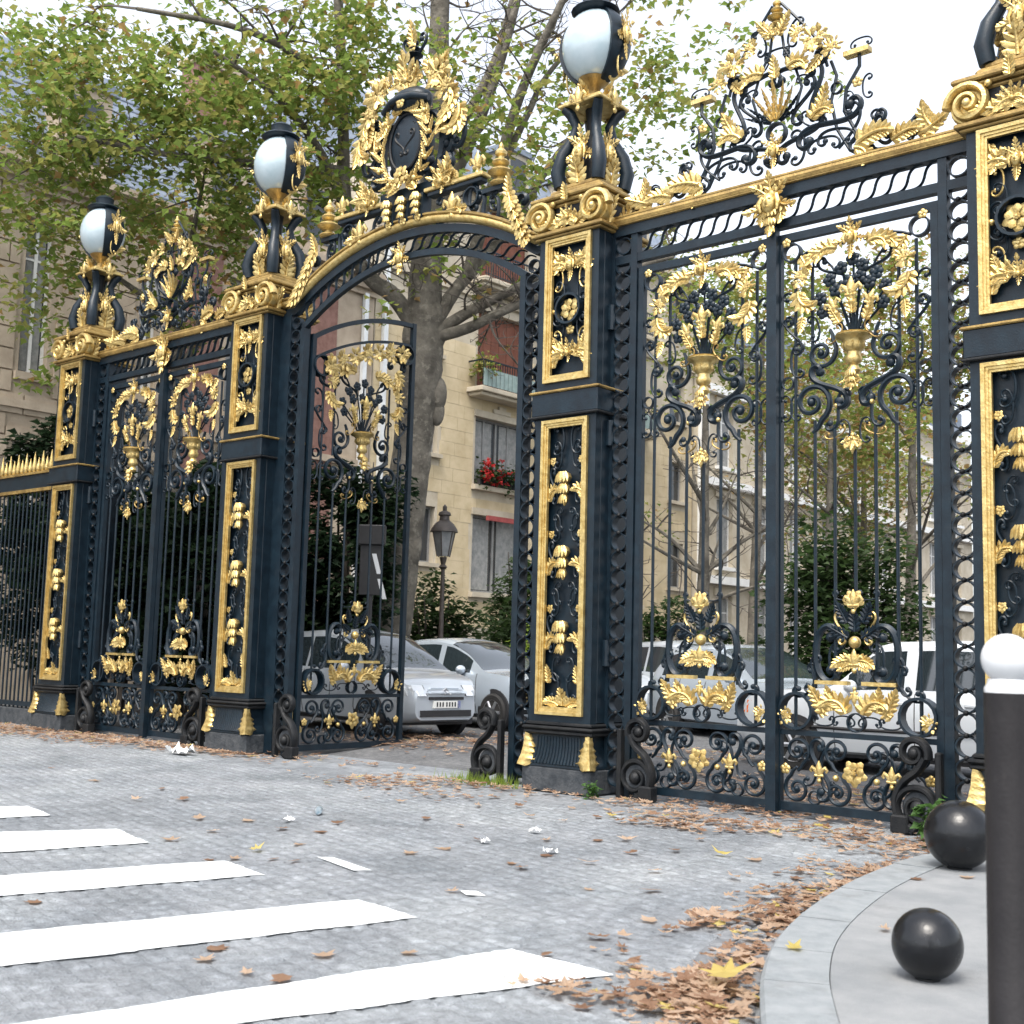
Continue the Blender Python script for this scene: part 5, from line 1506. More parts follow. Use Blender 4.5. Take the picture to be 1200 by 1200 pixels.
# stone blocks on the left part, one object each
zc = 5.6; row = 0; n_ = 0
while zc < 11.9:
    u = 1.2-(.3 if row % 2 else 0)
    while u < 6.4:
        ln = rng.uniform(.75, 1.15); p, q = u, min(u+ln, 6.4)
        segs = [(p, q)]
        for h in holes:
            if h[2]-.2 < zc+.5 and h[3]+.32 > zc:
                ns = []
                for (p, q) in segs:
                    if h[0]-.14 >= q or h[1]+.14 <= p: ns.append((p, q)); continue
                    if p < h[0]-.16: ns.append((p, h[0]-.14))
                    if q > h[1]+.16: ns.append((h[1]+.14, q))
                segs = ns
        for (p, q) in segs:
            if q-p > .15: bpart('stone_block', 'grey_stone', bh, p+.02, q-.02, -.06, -.0, zc+.02, zc+.48); n_ += 1
        u += ln
    zc += .5; row += 1
# brick panels between stone strips
for (a, b, z0, z1) in ((6.75, 8.35, 2, 11.9), (10.15, 12.4, 2, 11.9), (4.1, 5.85, 2, 5.5)):
    bpart('brick_panel', 'brick', bh, a, b, -.04, -.001, z0, z1)
for (z0, z1, e) in ((11.95, 12.12, .12), (12.12, 12.40, .25), (12.40, 12.58, .5), (6.75, 6.95, .12)):
    bpart('cornice', 'grey_stone', bh, V0, V1, -e, -.002, z0, z1-.002)
bpart('downpipe', 'zinc', bh, 13.35, 13.5, -.16, -.03, 0, 12)
g = G().add([(-.05, V0, 12.58), (-.05, V1, 12.58), (-1.6, V1, 16.2), (-1.6, V0, 16.2), (-5, V0, 17.2), (-5, V1, 17.2), (-9, V0, 12.58), (-9, V1, 12.58)], [(0, 1, 2, 3), (3, 2, 5, 4), (4, 5, 7, 6), (0, 3, 4, 6), (1, 7, 5, 2)])
rf = obj('roof', g, 'slate', bh, 0)
for u in (-8, -4, .4, 4.2, 8.4, 11.6):
    d_ = link('dormer', None, bh)
    bpart('cheeks', 'grey_stone', d_, u-.7, u+.7, .1, 1.6, 12.75, 15.0); bpart('pane', 'pane', d_, u-.45, u+.45, .08, .099, 13.1, 14.7); bpart('hood', 'slate', d_, u-.85, u+.85, .0, 1.7, 15.001, 15.25)
# slate courses as real steps
for k in range(14):
    z = 12.75+k*.25; d = .05+(z-12.58)/3.62*1.55
    bpart('slate_course', 'slate', bh, V0+.02, V1-.02, d-.06, d+.15, z-.1, z-.07+.002)
for u in (-6, 2.2, 10):
    c_ = link('chimney', None, bh); bpart('stack', 'brick', c_, u-.8, u+.8, 3, 3.8, 16, 18.6); bpart('cap', 'grey_stone', c_, u-.9, u+.9, 2.9, 3.9, 18.6, 18.8)

# white stone house further along
wh = thing('stone_house', 'pale stone house with string courses behind the right-hand gate', 'house', (XF+.2, 0, 0))
T0, T1 = 31.7, 62.0
wn = [(33.2, 34.5), (36.3, 37.7), (39.5, 40.9), (42.7, 44.1), (46.0, 47.4), (49.2, 50.6), (52.4, 53.8), (55.6, 57.0), (58.8, 60.2)]
holes = [(a, b, z0, z1) for (z0, z1) in ((1.2, 4.0), (5.2, 8.1), (9.4, 12.0)) for (a, b) in wn]
g = G(); wall_holes(g, T0, T1, 0, 14.6, holes, PL, .3)
g.add([PL(T0, 0, 0), PL(T0, 9, 0), PL(T0, 9, 14.6), PL(T0, 0, 14.6)], [(0, 1, 2, 3)])
obj('wall', g, 'cream2', wh, 0)
for h in holes:
    w_ = window(wh, *h); curtains(w_, *h); bpart('sill', 'frame', wh, h[0]-.15, h[1]+.15, -.18, -.001, h[2]-.15, h[2]-.001); bpart('lintel_stone', 'cream2', wh, h[0]-.2, h[1]+.2, -.1, -.001, h[3]+.001, h[3]+.3)
for z in (4.45, 8.5, 12.4, 14.25): bpart('string_course', 'frame', wh, T0, T1, -.3, -.001, z, z+.32)
bpart('corner_strip', 'frame', wh, T0+.02, T0+.62, -.16, -.001, 0, 12.5)
bpart('roof', 'slate', wh, T0, T1, .5, 9, 14.62, 16.4)

# house closing the avenue behind the right-hand gate
eh = thing('brown_house', 'pale brownish house with white window frames closing the avenue behind the rightmost gate leaf', 'house', (3.0, 36.0, 0), R(-90))
hs2 = [(u, u+1.5, z0, z0+2.5) for z0 in (1.0, 4.4, 7.9) for u in (-9, -6, -3, -.6, 2.2, 5.0)]
g = G(); wall_holes(g, -11, 9, 0, 11.4, hs2, PL, .3)
g.add([PL(-11, 0, 0), PL(-11, 9, 0), PL(-11, 9, 11.4), PL(-11, 0, 11.4)], [(0, 1, 2, 3)])
obj('wall', g, 'cream2', eh, 0)
for h in hs2:
    w_ = window(eh, *h); curtains(w_, *h); bpart('window_surround', 'frame', eh, h[0]-.14, h[0]-.001, -.05, -.001, h[2]-.1, h[3]+.1); bpart('window_surround', 'frame', eh, h[1]+.001, h[1]+.14, -.05, -.001, h[2]-.1, h[3]+.1)
    bpart('sill', 'frame', eh, h[0]-.2, h[1]+.2, -.15, -.001, h[2]-.25, h[2]-.101)
bpart('cornice', 'cream2', eh, -11, 9, -.3, -.001, 11.1, 11.4)
bpart('roof', 'slate', eh, -11, 9, .5, 9, 11.41, 13.0)

# ------------------------------------------------------------------ street lamp
t = thing('street_lamp', 'old brown cast-iron street lamp with glazed lantern before the cream house', 'street lamp', (-10.55, 9.0, .1))
obj('post', G().lathe([(.17, 0), (.17, .35), (.12, .45), (.10, .9), (.06, 1.0), (.05, 2.6), (.045, 3.15), (.10, 3.2), (.05, 3.26), (.09, 3.42)], 12), 'lampiron', t, .7)
obj('lantern_glass', G().lathe([(.14, 3.44), (.25, 3.98)], 6), 'lampglass', t, 0)
g = G()
for k in range(6):
    a = 2*PI*k/6; g.tube([(.145*math.cos(a), .145*math.sin(a), 3.43), (.258*math.cos(a), .258*math.sin(a), 3.99)], .014, 5)
obj('lantern_frame', g, 'lampiron', t, 0)
obj('lantern_roof', G().lathe([(.32, 3.98), (.30, 4.04), (.22, 4.16), (.12, 4.24), (.11, 4.34), (.15, 4.36), (.13, 4.42), (.05, 4.46), (.05, 4.55), (.01, 4.60)], 12), 'lampiron', t, .6)
# dark sign post behind the open leaf
sp = at(433, 690, 19.4)
t = thing('sign_board', 'dark notice board on a post with two white slashes behind the open leaf', 'sign', (sp[0], sp[1], .1), YAW+PI/2-PI)
H0 = sp[2]-.1
obj('post', G().tube([(0, .04, 0), (0, .04, H0+.9)], .05, 8), 'black', t)
obj('board', G().cbox(-.17, .19, -.02, .02, H0-.10, H0+.70, .01), 'black', t, .3)
obj('hood', G().cbox(-.21, .23, -.06, .06, H0+.70, H0+1.02, .015), 'black', t, .3)
for (z0, x0) in ((.36, .02), (-.04, .12)):
    obj('white_slash', G().add([(x0, -.024, H0+z0+.20), (x0+.07, -.024, H0+z0+.20), (x0+.16, -.024, H0+z0-.12), (x0+.09, -.024, H0+z0-.12), (x0, -.020, H0+z0+.20), (x0+.07, -.020, H0+z0+.20), (x0+.16, -.020, H0+z0-.12), (x0+.09, -.020, H0+z0-.12)], [(0, 3, 2, 1), (0, 1, 5, 4), (2, 3, 7, 6), (1, 2, 6, 5), (3, 0, 4, 7)]), 'white', t, 0)

# ------------------------------------------------------------------ cars
def pchip(x, X, Y): return np.interp(x, X, Y)
def sm_interp(xs, X, Y):
    # smoothed piecewise-linear
    v = np.interp(xs, X, Y); k = np.array([1, 2, 3, 2, 1])/9.0
    vp = np.concatenate([[v[0]]*2, v, [v[-1]]*2])
    return np.convolve(vp, k, 'valid')
def car(name, label, paint, loc, heading, spec, group='parked cars'):
    t = thing(name, label, 'car', loc, heading, group)
    Lc = spec['L']; hw = spec['hw']
    N = 64
    xs = np.linspace(-Lc/2, Lc/2, N)
    f = (xs+Lc/2)/Lc
    zb = sm_interp(f, *zip(*spec['bottom'])); zs = sm_interp(f, *zip(*spec['belt'])); zr = np.maximum(sm_interp(f, *zip(*spec['roof'])), zs+.012)
    wm = hw*sm_interp(f, *zip(*spec['width'])); hr = zr-zs
    rows = []
    for i in range(N):
        h = hr[i]; w_ = wm[i]; gh = min(1, h/.40)
        wr = w_*(.93-.17*gh); ws = w_*.955
        b, s = zb[i], zs[i]
        z8 = s+h*.90; w8 = wr*1.03
        pts = [(0, b), (.82*w_, b), (.95*w_, b+.05), (1.0*w_, b+.30*(s-b)), (1.0*w_, b+.62*(s-b)), (.985*w_, s-.07), (ws, s), (ws+(w8-ws)*.07, s+(z8-s)*.07), (ws+(w8-ws)*.5, s+(z8-s)*.5), (ws+(w8-ws)*.92, s+(z8-s)*.92), (w8, z8), (wr*.90, s+h*.985), (wr*.55, s+h*1.0+.018), (0, s+h+.03)]
        rows.append(pts)
    m = len(rows[0])
    A_ = np.array([[(xs[i], p[0], p[1]) for p in rows[i]] for i in range(N)])
    g = G(); gl = {}
    def region(i, j):
        fm = (f[i]+f[i+1])/2
        for (nm, a, b_, j0, j1) in spec['glass']:
            if a <= fm <= b_ and j0 <= j < j1:
                if nm.startswith('side'):
                    if hr[i] < .16 or hr[i+1] < .10: return None
                return nm
        return None
    for sgn in (1, -1):
        V = A_*np.array([1, sgn, 1])
        for i in range(N-1):
            for j in range(m-1):
                q = [V[i, j], V[i+1, j], V[i+1, j+1], V[i, j+1]]
                if sgn < 0: q = q[::-1]
                nm = region(i, j)
                tgt = g
                if nm:
                    tgt = gl.setdefault(nm+('_l' if sgn > 0 and nm.startswith('side') else ''), G())
                tgt.add(q, [(0, 1, 2, 3)])
        for i, fl in ((0, False), (N-1, True)):
            c = [tuple(p) for p in V[i]]
            idx = tuple(range(m))
            flip = fl != (sgn > 0)
            g.add(c, [idx if flip else idx[::-1]])
    def weld(G_):
        d = {}; mp = []; nv = []
        for p in G_.v:
            k = (round(p[0], 4), round(p[1], 4), round(p[2], 4))
            if k not in d: d[k] = len(nv); nv.append(p)
            mp.append(d[k])
        G_.v = nv; nf = []
        for q in G_.f:
            z = []
            for v in q:
                if mp[v] not in z: z.append(mp[v])
            nf.append(tuple(z) if len(z) > 2 else None)
        keep = [(a, b) for a, b in zip(nf, G_.mi) if a]
        G_.f = [a for a, b in keep]; G_.mi = [b for a, b in keep]
        return G_
    obj('body', weld(g), paint, t, .75)
    for nm, G_ in gl.items():
        nm2 = 'windscreen' if nm.startswith('front') else ('rear_window' if nm.startswith('rear') else 'side_window')
        obj(nm2, weld(G_), 'glass', t, 1.2)
    # underside, sills
    obj('underbody', G().box(-Lc/2+.25, Lc/2-.25, -hw*.86, hw*.86, .20, float(zb.min())+.10), 'black', t, 0)
    # wheels
    wr_ = spec.get('wheel', .31)
    for fx in spec['axles']:
        x = -Lc/2+fx*Lc
        wl = float(np.interp(fx, f, wm))
        for s in (-1, 1):
            obj('wheel_arch', G().lathe([(.02, -.10*s), (wr_+.06, -.10*s), (wr_+.06, .002*s), (wr_+.045, .006*s), (.02, .004*s)], 28, (x, s*wl, wr_+.02), 'y', 1, 1), 'black', t, .5)
            w_ = link('wheel', None, t, (x, s*(wl-.06), wr_), (0, 0, 0 if s < 0 else PI))
            link('tyre', cached(('tyre', wr_), lambda: G().lathe([(wr_*.64, -.09), (wr_*.9, -.10), (wr_, -.07), (wr_, .09), (wr_*.9, .11), (wr_*.64, .10)], 28, (0, 0, 0), 'y'), 'tyre', .6), w_)
            def rim_():
                g = G().lathe([(.03, -.095), (wr_*.18, -.10), (wr_*.2, -.08), (wr_*.60, -.075), (wr_*.66, -.095), (wr_*.66, .0)], 24, (0, 0, 0), 'y')
                for k in range(6):
                    a = 2*PI*k/6; g.tube([(wr_*.15*math.cos(a), -.095, wr_*.15*math.sin(a)), (wr_*.62*math.cos(a), -.095, wr_*.62*math.sin(a))], .03, 5, .6)
                return g
            link('rim', cached(('rim', wr_), rim_, 'rim', .6), w_)
    def side_y(fx, z):       # half width near height z
        i = int(fx*(N-1)); P_ = A_[i]
        zz = P_[:, 2]; 
        return float(np.interp(z, zz[1:11], P_[1:11, 1]))
    # mirrors, door seams, handles
    for s in (-1, 1):
        fx = spec['mirror']; x = -Lc/2+fx*Lc; z = float(np.interp(fx, f, zs))+.07; yy = side_y(fx, z)
        mo = obj('mirror', G().ball((x, s*(yy+.12), z), .11, 10, 7, .7, 1.0, .75), paint, t, 3)
        obj('mirror_arm', G().tube([(x+.02, s*(yy-.03), z-.03), (x, s*(yy+.1), z-.02)], .03, 6), 'black', t)
        for fx in spec['seams']:
            i = int(fx*(N-1)); 
            pts = [(A_[i, j, 0], s*(A_[i, j, 1]+.002), A_[i, j, 2]) for j in range(2, 7)]
            obj('door_seam', G().tube(pts, .006, 4), 'black', t)
        for fx in spec['handles']:
            x = -Lc/2+fx*Lc; z = float(np.interp(fx, f, zs))-.12; yy = side_y(fx, z)
            obj('door_handle', G().cbox(x-.09, x+.09, s*yy-.025, s*yy+.025, z-.018, z+.018, .006), paint if spec.get('hp', True) else 'black', t, .4)
        if spec.get('trim'):
            i0, i1 = int(.20*(N-1)), int(.80*(N-1))
            obj('side_trim', G().tube([(xs[i], s*(wm[i]+.004), float(zb[i]+.42*(zs[i]-zb[i]))) for i in range(i0, i1)], .022, 6), spec['trim'], t)
    fr = Lc/2
    def fz(z, y):           # x of the nose at height z and offset y, from the grid
        best = -9
        for i in range(N-1, N//2, -1):
            P_ = A_[i]
            if P_[:, 2].min() <= z <= P_[:, 2].max() and side_at(P_, z) >= abs(y):
                return xs[i]
        return xs[N-1]
    def side_at(P_, z):
        a = P_[np.argsort(P_[:, 1])]
        o = [P_[j, 1]+(P_[j+1, 1]-P_[j, 1])*((z-P_[j, 2])/(P_[j+1, 2]-P_[j, 2]+1e-9)) for j in range(m-1) if min(P_[j, 2], P_[j+1, 2]) <= z <= max(P_[j, 2], P_[j+1, 2])]
        return max(o) if o else 0
    for d in spec['front']:
        nm, mm, y0, y1, z0, z1, both = d
        n_ = 9
        for s in ((-1, 1) if both else (1,)):
            vs = []
            for k in range(n_+1):
                y = y0+(y1-y0)*k/n_
                for z in (z0, (z0+z1)/2, z1):
                    vs.append((fz(z, y)+.03, s*y, z))
            for k in range(n_+1):
                y = y0+(y1-y0)*k/n_
                for z in (z0, (z0+z1)/2, z1):
                    vs.append((fz(z, y)-.06, s*y, z))
            fs = []; o_ = (n_+1)*3
            for k in range(n_):
                for q in range(2):
                    fs.append((k*3+q, k*3+3+q, k*3+4+q, k*3+1+q))
                fs.append((k*3, o_+k*3, o_+k*3+3, k*3+3)); fs.append((k*3+2, k*3+5, o_+k*3+5, o_+k*3+2))
            fs += [(0, 1, o_+1, o_), (1, 2, o_+2, o_+1)]; e = n_*3
            fs += [(e, o_+e, o_+e+1, e+1), (e+1, o_+e+1, o_+e+2, e+2)]
            obj(nm, G().add(vs, fs), mm, t, .5)
    return t, fz
BOT = [(0, .34), (.05, .27), (.12, .24), (.88, .22), (.96, .24), (1, .30)]
mpv = dict(L=4.3, hw=.89, bottom=BOT, belt=[(0, .80), (.02, .95), (.06, 1.03), (.62, .98), (.74, 1.0), (.80, 1.0), (.90, .93), (.955, .87), (.985, .78), (1, .62)],
           roof=[(0, .80), (.03, 1.05), (.10, 1.54), (.20, 1.62), (.45, 1.665), (.58, 1.60), (.68, 1.36), (.78, 1.02), (.82, .99), (.90, .935), (.955, .875), (.985, .785), (1, .63)],
           width=[(0, .80), (.03, .90), (.12, .98), (.3, 1), (.75, 1), (.88, .95), (.95, .86), (.985, .74), (1, .62)],
           glass=[('front', .575, .775, 10, 13), ('rear', .03, .10, 10, 13), ('side', .14, .36, 7, 9), ('sideb', .38, .55, 7, 9), ('sidec', .57, .70, 7, 9)],
           axles=(.19, .80), mirror=.66, seams=(.37, .56, .72), handles=(.41, .60), wheel=.32,
           front=[('headlight', 'lamp', .40, .72, .66, .82, True), ('lamp_surround', 'black', .385, .40, .66, .82, True), ('grille', 'black', -.34, .34, .60, .645, False), ('air_intake', 'black', -.50, .50, .34, .44, False),
                  ('number_plate', 'plate', -.26, .26, .475, .585, False), ('plate_band', 'blue', .215, .27, .476, .584, False), ('upper_grille', 'silver2', -.36, .36, .70, .78, False)])
hd = at(522, 835, 19.0)
H1 = R(-7)
t, fz = car('parked_car', 'silver people carrier with grille facing out, beside the open gate leaf', 'silver', (hd[0]-2.15*math.cos(H1), hd[1]-2.15*math.sin(H1), .11), H1, mpv)
for dz in (0, .045):
    obj('emblem', G().tube([(fz(.70+dz, 0)+.05, -.06, .68+dz), (fz(.74+dz, 0)+.055, 0, .735+dz), (fz(.70+dz, 0)+.05, .06, .68+dz)], .013, 5), 'rim', t, .5)
for k in range(3):
    z = .71+k*.024
    obj('grille_bar', G().tube([(fz(z, y)+.042, y, z) for y in np.linspace(-.35, .35, 9)], .006, 4), 'silver', t)
for k in range(7):
    y = -.19+.056*k+(0.02 if k > 2 else 0)
    obj('plate_character', G().box(fz(.53, 0)+.03, fz(.53, 0)+.036, y-.012, y+.012, .495, .565), 'black', t, 0)
hatch = dict(mpv); hatch.update(L=4.35, hw=.88,
    belt=[(0, .78), (.02, .95), (.06, 1.0), (.5, .95), (.66, .96), (.74, .98), (.86, .94), (.94, .86), (.98, .76), (1, .60)],
    roof=[(0, .80), (.03, 1.0), (.12, 1.42), (.25, 1.55), (.42, 1.58), (.52, 1.52), (.62, 1.32), (.74, 1.0), (.80, .97), (.86, .945), (.94, .865), (.98, .765), (1, .61)],
    glass=[('front', .50, .735, 10, 13), ('rear', .03, .12, 10, 13), ('side', .12, .27, 7, 9), ('sideb', .29, .45, 7, 9), ('sidec', .47, .655, 7, 9)],
    mirror=.62, seams=(.28, .46, .70), handles=(.31, .50),
    front=[('headlight', 'lamp', .42, .74, .64, .78, True), ('grille', 'black', -.4, .4, .40, .58, False), ('number_plate', 'plate', -.26, .26, .46, .56, False)])
w2 = at(578, 838, 21.2); H2 = R(-4)
# front right wheel sits under that point
fx = (.80-.5)*4.35
hx, hy = math.cos(H2), math.sin(H2)
c2 = (w2[0]-hx*fx-hy*.85*1.0, w2[1]-hy*fx+hx*.85)
car('parked_car', 'blue-silver hatchback with large sloping windscreen in the arch opening', 'silver2', (c2[0], c2[1], .11), H2, hatch)
wagon = dict(L=4.6, hw=.86, bottom=BOT, belt=[(0, .85), (.02, 1.0), (.05, 1.04), (.65, 1.0), (.72, 1.02), (.86, .98), (.94, .92), (.98, .80), (1, .60)],
             roof=[(0, .9), (.02, 1.1), (.06, 1.54), (.12, 1.60), (.40, 1.64), (.575, 1.61), (.63, 1.36), (.69, 1.05), (.76, 1.02), (.86, .98), (.95, .91), (1, .62)],
             width=[(0, .86), (.03, .95), (.1, .99), (.3, 1), (.8, 1), (.92, .97), (.97, .90), (1, .78)],
             glass=[('front', .585, .685, 10, 13), ('rear', .02, .06, 10, 13), ('side', .07, .26, 7, 9), ('sideb', .29, .455, 7, 9), ('sidec', .485, .65, 7, 9)],
             axles=(.19, .80), mirror=.63, seams=(.275, .47, .69), handles=(.31, .51), wheel=.31, trim='black',
             front=[('headlight', 'lamp', .48, .74, .70, .84, True), ('grille', 'black', -.44, .44, .70, .82, False), ('indicator', 'orange', .745, .79, .68, .84, True), ('bumper', 'black', -.75, .75, .38, .54, False)])
car('parked_car', 'white estate car parked close behind the right-hand gate', 'carwhite', (2.2, 4.6, .10), PI, wagon)
c = at(800, 800, 19.5)
car('parked_car', 'grey hatchback parked between the arch and the white estate behind the closed gate', 'silver2', (-2.4, 8.4, .11), R(-22), hatch)
car('parked_car', 'silver car whose bonnet shows behind the left leaf of the right-hand gate', 'silver', (-5.0, 10.6, .11), R(-20), mpv)
car('parked_car', 'pale blue-silver car further back seen between bars left of the white estate', 'silver2', (1.2, 9.6, .11), R(170), hatch)
car('parked_car', 'pale car roof just visible beyond the hatchback beside the central pillar', 'silver', (-7.3, 10.4, .11), R(-12), hatch)

# ------------------------------------------------------------------ fallen leaves, litter, weeds
def dry_leaf(g, x, y, z, s, r, mi):
    a = r.random()*2*PI; tilt = r.uniform(-.6, .6); cur = r.uniform(.1, 1.1); asp = r.uniform(.5, 1.0); jit = [r.uniform(.6, 1.1) for _ in range(12)]
    ca, sa = math.cos(a), math.sin(a)
    pr = [(0, -.5), (.22, -.30), (.52, -.22), (.30, .02), (.46, .30), (.16, .22), (0, .56), (-.16, .22), (-.46, .30), (-.30, .02), (-.52, -.22), (-.22, -.30)]
    vs = [(x, y, z+.25*s*abs(tilt)+.01)]
    for kk, (u, v) in enumerate(pr):
        u *= s*asp*jit[kk]; v *= s*jit[(kk*5) % 12]
        h = cur*(u*u+v*v)/s*.9+tilt*u*.5
        vs.append((x+u*ca-v*sa, y+u*sa+v*ca, z+max(.003, h+.2*s*abs(tilt)+.006)))
    g.add(vs, [(0, 1+k, 1+(k+1) % 12) for k in range(12)], mi)
DM = ['dry1', 'dry2', 'dry3']
r5 = random.Random(55)
lit = G()
def pile(x, y, sx, sy, n, size=.15, ang=0, zf=None, wts=(6, 4, .22), layers=.04):
    n = int(n*1.45)
    ca, sa = math.cos(ang), math.sin(ang)
    for _ in range(n):
        u, v = r5.gauss(0, sx), r5.gauss(0, sy)
        X, Y = x+u*ca-v*sa, y+u*sa+v*ca
        if .02 < Y < .78 and any(abs(X-p) < .5 for p in PX.values()): continue
        z = (zf if zf is not None else zg(Y))+layers*max(0, 1-(u/sx)**2*.25-(v/sy)**2*.25)*r5.random()
        dry_leaf(lit, X, Y, z, size*.90*r5.uniform(.4, 1.2), r5, r5.choices((0, 1, 2), wts)[0])
# band along the kerb on the right
for i in range(34, 86):
    p = KO[i]-NK[i]*.22
    dens = 6 if 52 <= i <= 80 else 4
    if i < 46: dens = 8
    pile(p[0]+NK[i][0]*.06, p[1]+NK[i][1]*.06, .15, .09, dens, .13, math.atan2(dK[i][1], dK[i][0]))
pile(4.68, -4.05, .30, .13, 90, .13, 1.25); pile(4.52, -3.2, .25, .13, 60, .12, 1.4); pile(4.4, -2.2, .25, .22, 60, .12); pile(5.36, -5.72, .22, .10, 110, .13, R(-60), layers=.06); pile(5.05, -6.0, .2, .07, 20, .12)
pile(2.3, -.75, .55, .13, 130, .13); pile(3.6, -.45, .55, .16, 100, .13); pile(4.2, -1.0, .35, .3, 90, .13); pile(1.3, -.2, .4, .1, 50, .12); pile(2.5, .45, 1.1, .28, 330, .13); pile(2.4, 1.6, 1.3, .5, 460, .14); pile(*px_ground(765, 1163), .30, .07, 55, .13, R(-40)); pile(*px_ground(690, 1172), .2, .06, 18, .12); pile(*px_ground(780, 968), .30, .08, 60, .13)
pile(-4.1, 3.3, 1.6, .25, 330, .14, .12); pile(-3.0, 4.6, 1.6, .35, 300, .14, .1); pile(-5.0, 2.2, 1.0, .25, 160, .14)
pile(-8.2, -.25, 1.6, .22, 380, .14); pile(-11.3, -.45, 1.6, .25, 300, .15); pile(-12.6, -1.0, 1.2, .4, 200, .15); pile(-5.9, -.25, .9, .12, 110, .13); pile(-9.5, -.9, 1.2, .2, 90, .14); pile(-4.6, .35, .8, .12, 60, .13)
pile(-1.4, -.35, .5, .2, 90, .13); pile(-.8, -1.2, .6, .25, 60, .12); pile(.0, -.25, .45, .1, 45, .12); pile(-1.9, -1.0, .4, .18, 60, .12)
tag(obj('leaf_litter', lit, DM, None, 0), 'drifts of brown fallen leaves along the kerb and gates', 'fallen leaves', None, 'stuff')
# single leaves strewn on the road
spots = [(300, 997), (330, 972), (250, 975), (345, 1010), (290, 962), (375, 975), (275, 1007), (470, 940), (500, 960), (430, 935), (395, 965), (520, 995), (600, 1012), (640, 985), (690, 1012), (610, 1018), (540, 968), (560, 985), (480, 1000), (700, 985), (660, 962), (620, 958),
         (740, 1001), (768, 1022), (765, 1045), (815, 1067), (640, 1003), (690, 1043), (735, 985), (790, 998), (820, 985), (845, 1003), (885, 1008), (255, 1112), (240, 1125), (290, 1142), (330, 1150), (480, 1118), (640, 1120), (380, 1120), (40, 1057), (200, 985), (160, 938), (215, 938), (232, 960), (190, 925), (110, 915), (60, 900), (510, 918), (560, 945), (580, 935), (670, 948), (715, 955), (770, 960), (245, 1008), (530, 1045), (860, 1030), (700, 1100), (760, 1080), (320, 1008), (350, 990), (455, 925), (420, 912)]
GL = 'single dry leaves strewn over the road'
vars_ = []
for k in range(8):
    g = G(); dry_leaf(g, 0, 0, 0, 1.0, r5, k % 2 if k < 7 else 2)
    vars_.append(g.mesh('fallen_leaf', DM, 0))
for k, (px, py) in enumerate(spots):
    x, y = px_ground(px, py)
    o = link('fallen_leaf', vars_[k % 7 if k % 31 else 7], None, (x, y, .005), (0, 0, r5.random()*6), (s_ := r5.uniform(.11, .175), s_, s_*r5.uniform(.6, 1.1)))
    own = {(245, 1008): 'dry brown leaf at the pointed end of the third white stripe', (40, 1057): 'dry leaf between the third and fourth white stripes near the left edge', (255, 1112): 'brown leaf just below the fourth white stripe, furthest left there',
           (640, 1120): 'dry leaf lying on the nearest white stripe', (480, 1118): 'curled tan leaf between the two nearest white stripes', (380, 1120): 'pale dry leaf halfway along the gap above the nearest white stripe',
           (375, 975): 'dry leaf on the road just below the drink can', (815, 1067): 'dry leaf lying alone left of the kerb drift', (765, 1045): 'curled dark leaf on the open road below the closed gate', (60, 900): 'dry leaf on the road far left near the railing'}.get((px, py))
    tag(o, own or 'dry brown leaf lying loose on the grey road before the gates', 'leaf', None if own else GL)
for (px, py, lab) in ((1075, 1030, 'dry leaf on the pavement between the two black balls'), (1133, 1028, 'brown leaf on the pavement just right under the large black ball'), (930, 1112, 'small yellow leaf on the kerb stone at the bottom right'), (1037, 1090, 'tan leaf on the pavement left of the small black ball')):
    x, y = px_ground(px, py, .127)
    tag(link('fallen_leaf', vars_[7 if 'yellow' in lab else r5.randrange(7)], None, (x, y, .127), (0, 0, r5.random()*6), (.12, .12, .08)), lab, 'leaf')
tag(link('fallen_leaf', vars_[7], None, (*px_ground(848, 1168), .09), (0.1, 0, 1.0), (.24, .24, .16)), 'large yellow leaf on the brown leaf drift at the bottom edge', 'leaf')
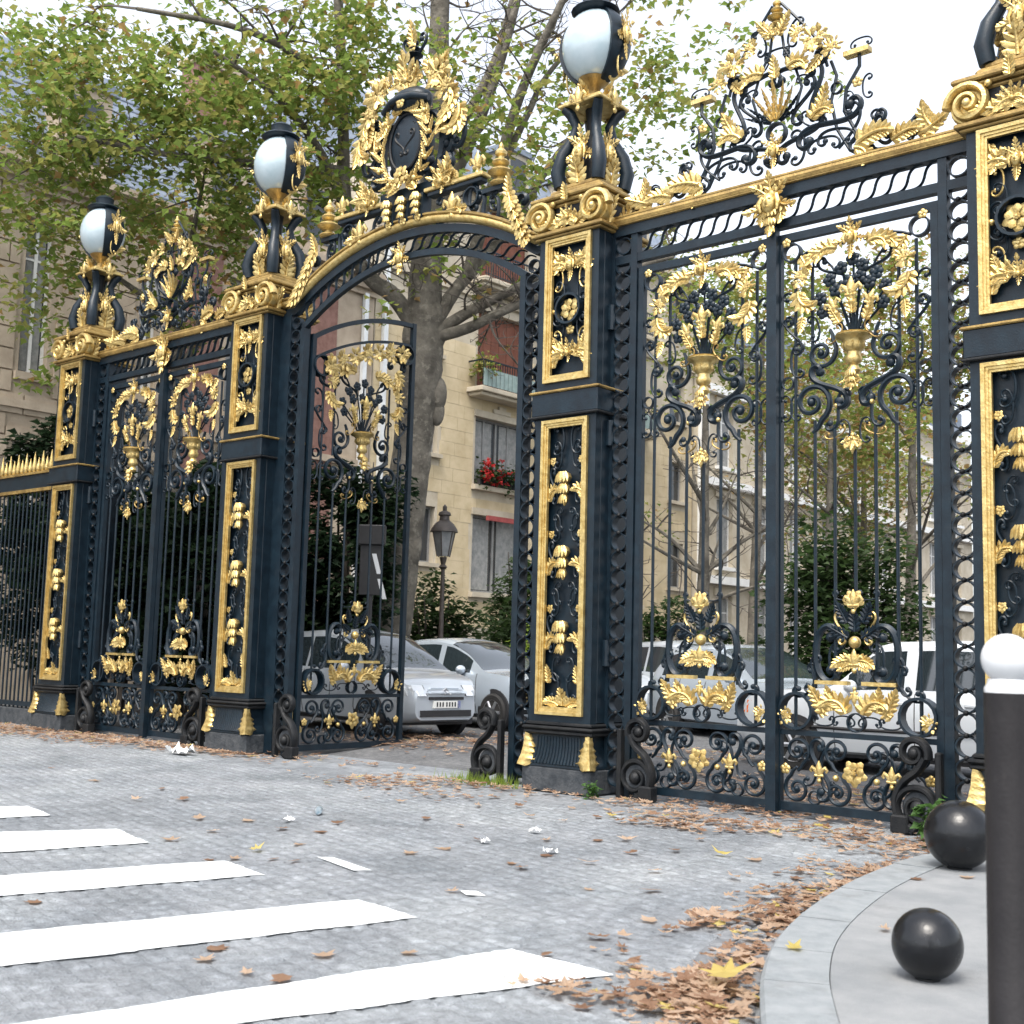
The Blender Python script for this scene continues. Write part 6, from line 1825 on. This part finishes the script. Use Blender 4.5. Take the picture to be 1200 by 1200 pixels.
# paper and can
def crumple(s, seed):
    r = random.Random(seed); n = 6; vs = [((i/n-.5)*s, (j/n-.5)*s*.7, .01+abs(r.gauss(0, .18))*s) for i in range(n+1) for j in range(n+1)]
    return G().add(vs, [(i*(n+1)+j, (i+1)*(n+1)+j, (i+1)*(n+1)+j+1, i*(n+1)+j+1) for i in range(n) for j in range(n)])
x, y = px_ground(212, 884); tag(obj('paper', crumple(.38, 1), 'paper', None, 0, (x, y, .006)), 'crumpled white paper lying before the left-hand gate', 'litter')
x, y = px_ground(373, 955); 
tag(obj('can', G().lathe([(.028, 0), (.033, .01), (.033, .11), (.027, .12)], 14, (0, 0, .034), 'y'), 'can', None, .5, (x, y, .002), (0, 0, .8)), 'crushed drink can lying on the road', 'litter')
for (px, py, lab) in ((338, 963, 'flat white scrap on the road just left of the can'), (627, 976, 'small white scrap on the road below the central pillar'), (568, 988, 'tiny white scrap among leaves right of the can'), (645, 1000, 'white scrap on the road amid loose leaves below the pillar')):
    x, y = px_ground(px, py); tag(obj('paper_scrap', crumple(.10, px), 'paper', None, 0, (x, y, .004), (0, 0, px)), lab, 'litter')
# weeds
def weed(label, x, y, h, n, seed, spread=.12, m='weed', size=.07, z0=0):
    r = random.Random(seed)
    t = thing('weed', label, 'weed', (x, y, z0))
    gs = G(); gl = G()
    for k in range(5):
        a = r.random()*6.3; e = np.array([spread*math.cos(a), spread*math.sin(a), h*r.uniform(.6, 1)])
        K = smooth_path([(0, 0, 0), e*.5+np.array([0, 0, .05*h]), e], 5); gs.tube(K, .006, 4)
        for p in K[2:]:
            for _ in range(n//50+1): one_leaf(gl, p+np.array([r.gauss(0, .03) for _ in range(3)]), size*r.uniform(.7, 1.3), r, 0, .2)
    obj('stem', gs, m, t, 0); obj('leaves', gl, m, t, 0)
weed('leafy green weed growing at the gate foot beside the large black ball', 4.28, -.42, .36, 200, 1, .10, size=.10)
weed('tiny green weed at the right corner of the central pillar base', .55, -.12, .16, 60, 2, .06, size=.05)
g = G(); r = random.Random(4)
for k in range(260):
    x, y = r.gauss(0, .30), r.gauss(0, .10); h = r.uniform(.05, .16); a = r.random()*6.3
    g.add([(x-.006, y, 0), (x+.006, y, 0), (x+.05*math.cos(a), y+.05*math.sin(a), h)], [(0, 1, 2)])
tag(obj('grass_tuft', g, 'lime', None, 0, (-1.05, -.02, .0)), 'tuft of yellow-green grass at the post left of the central pillar', 'grass', None, 'stuff')
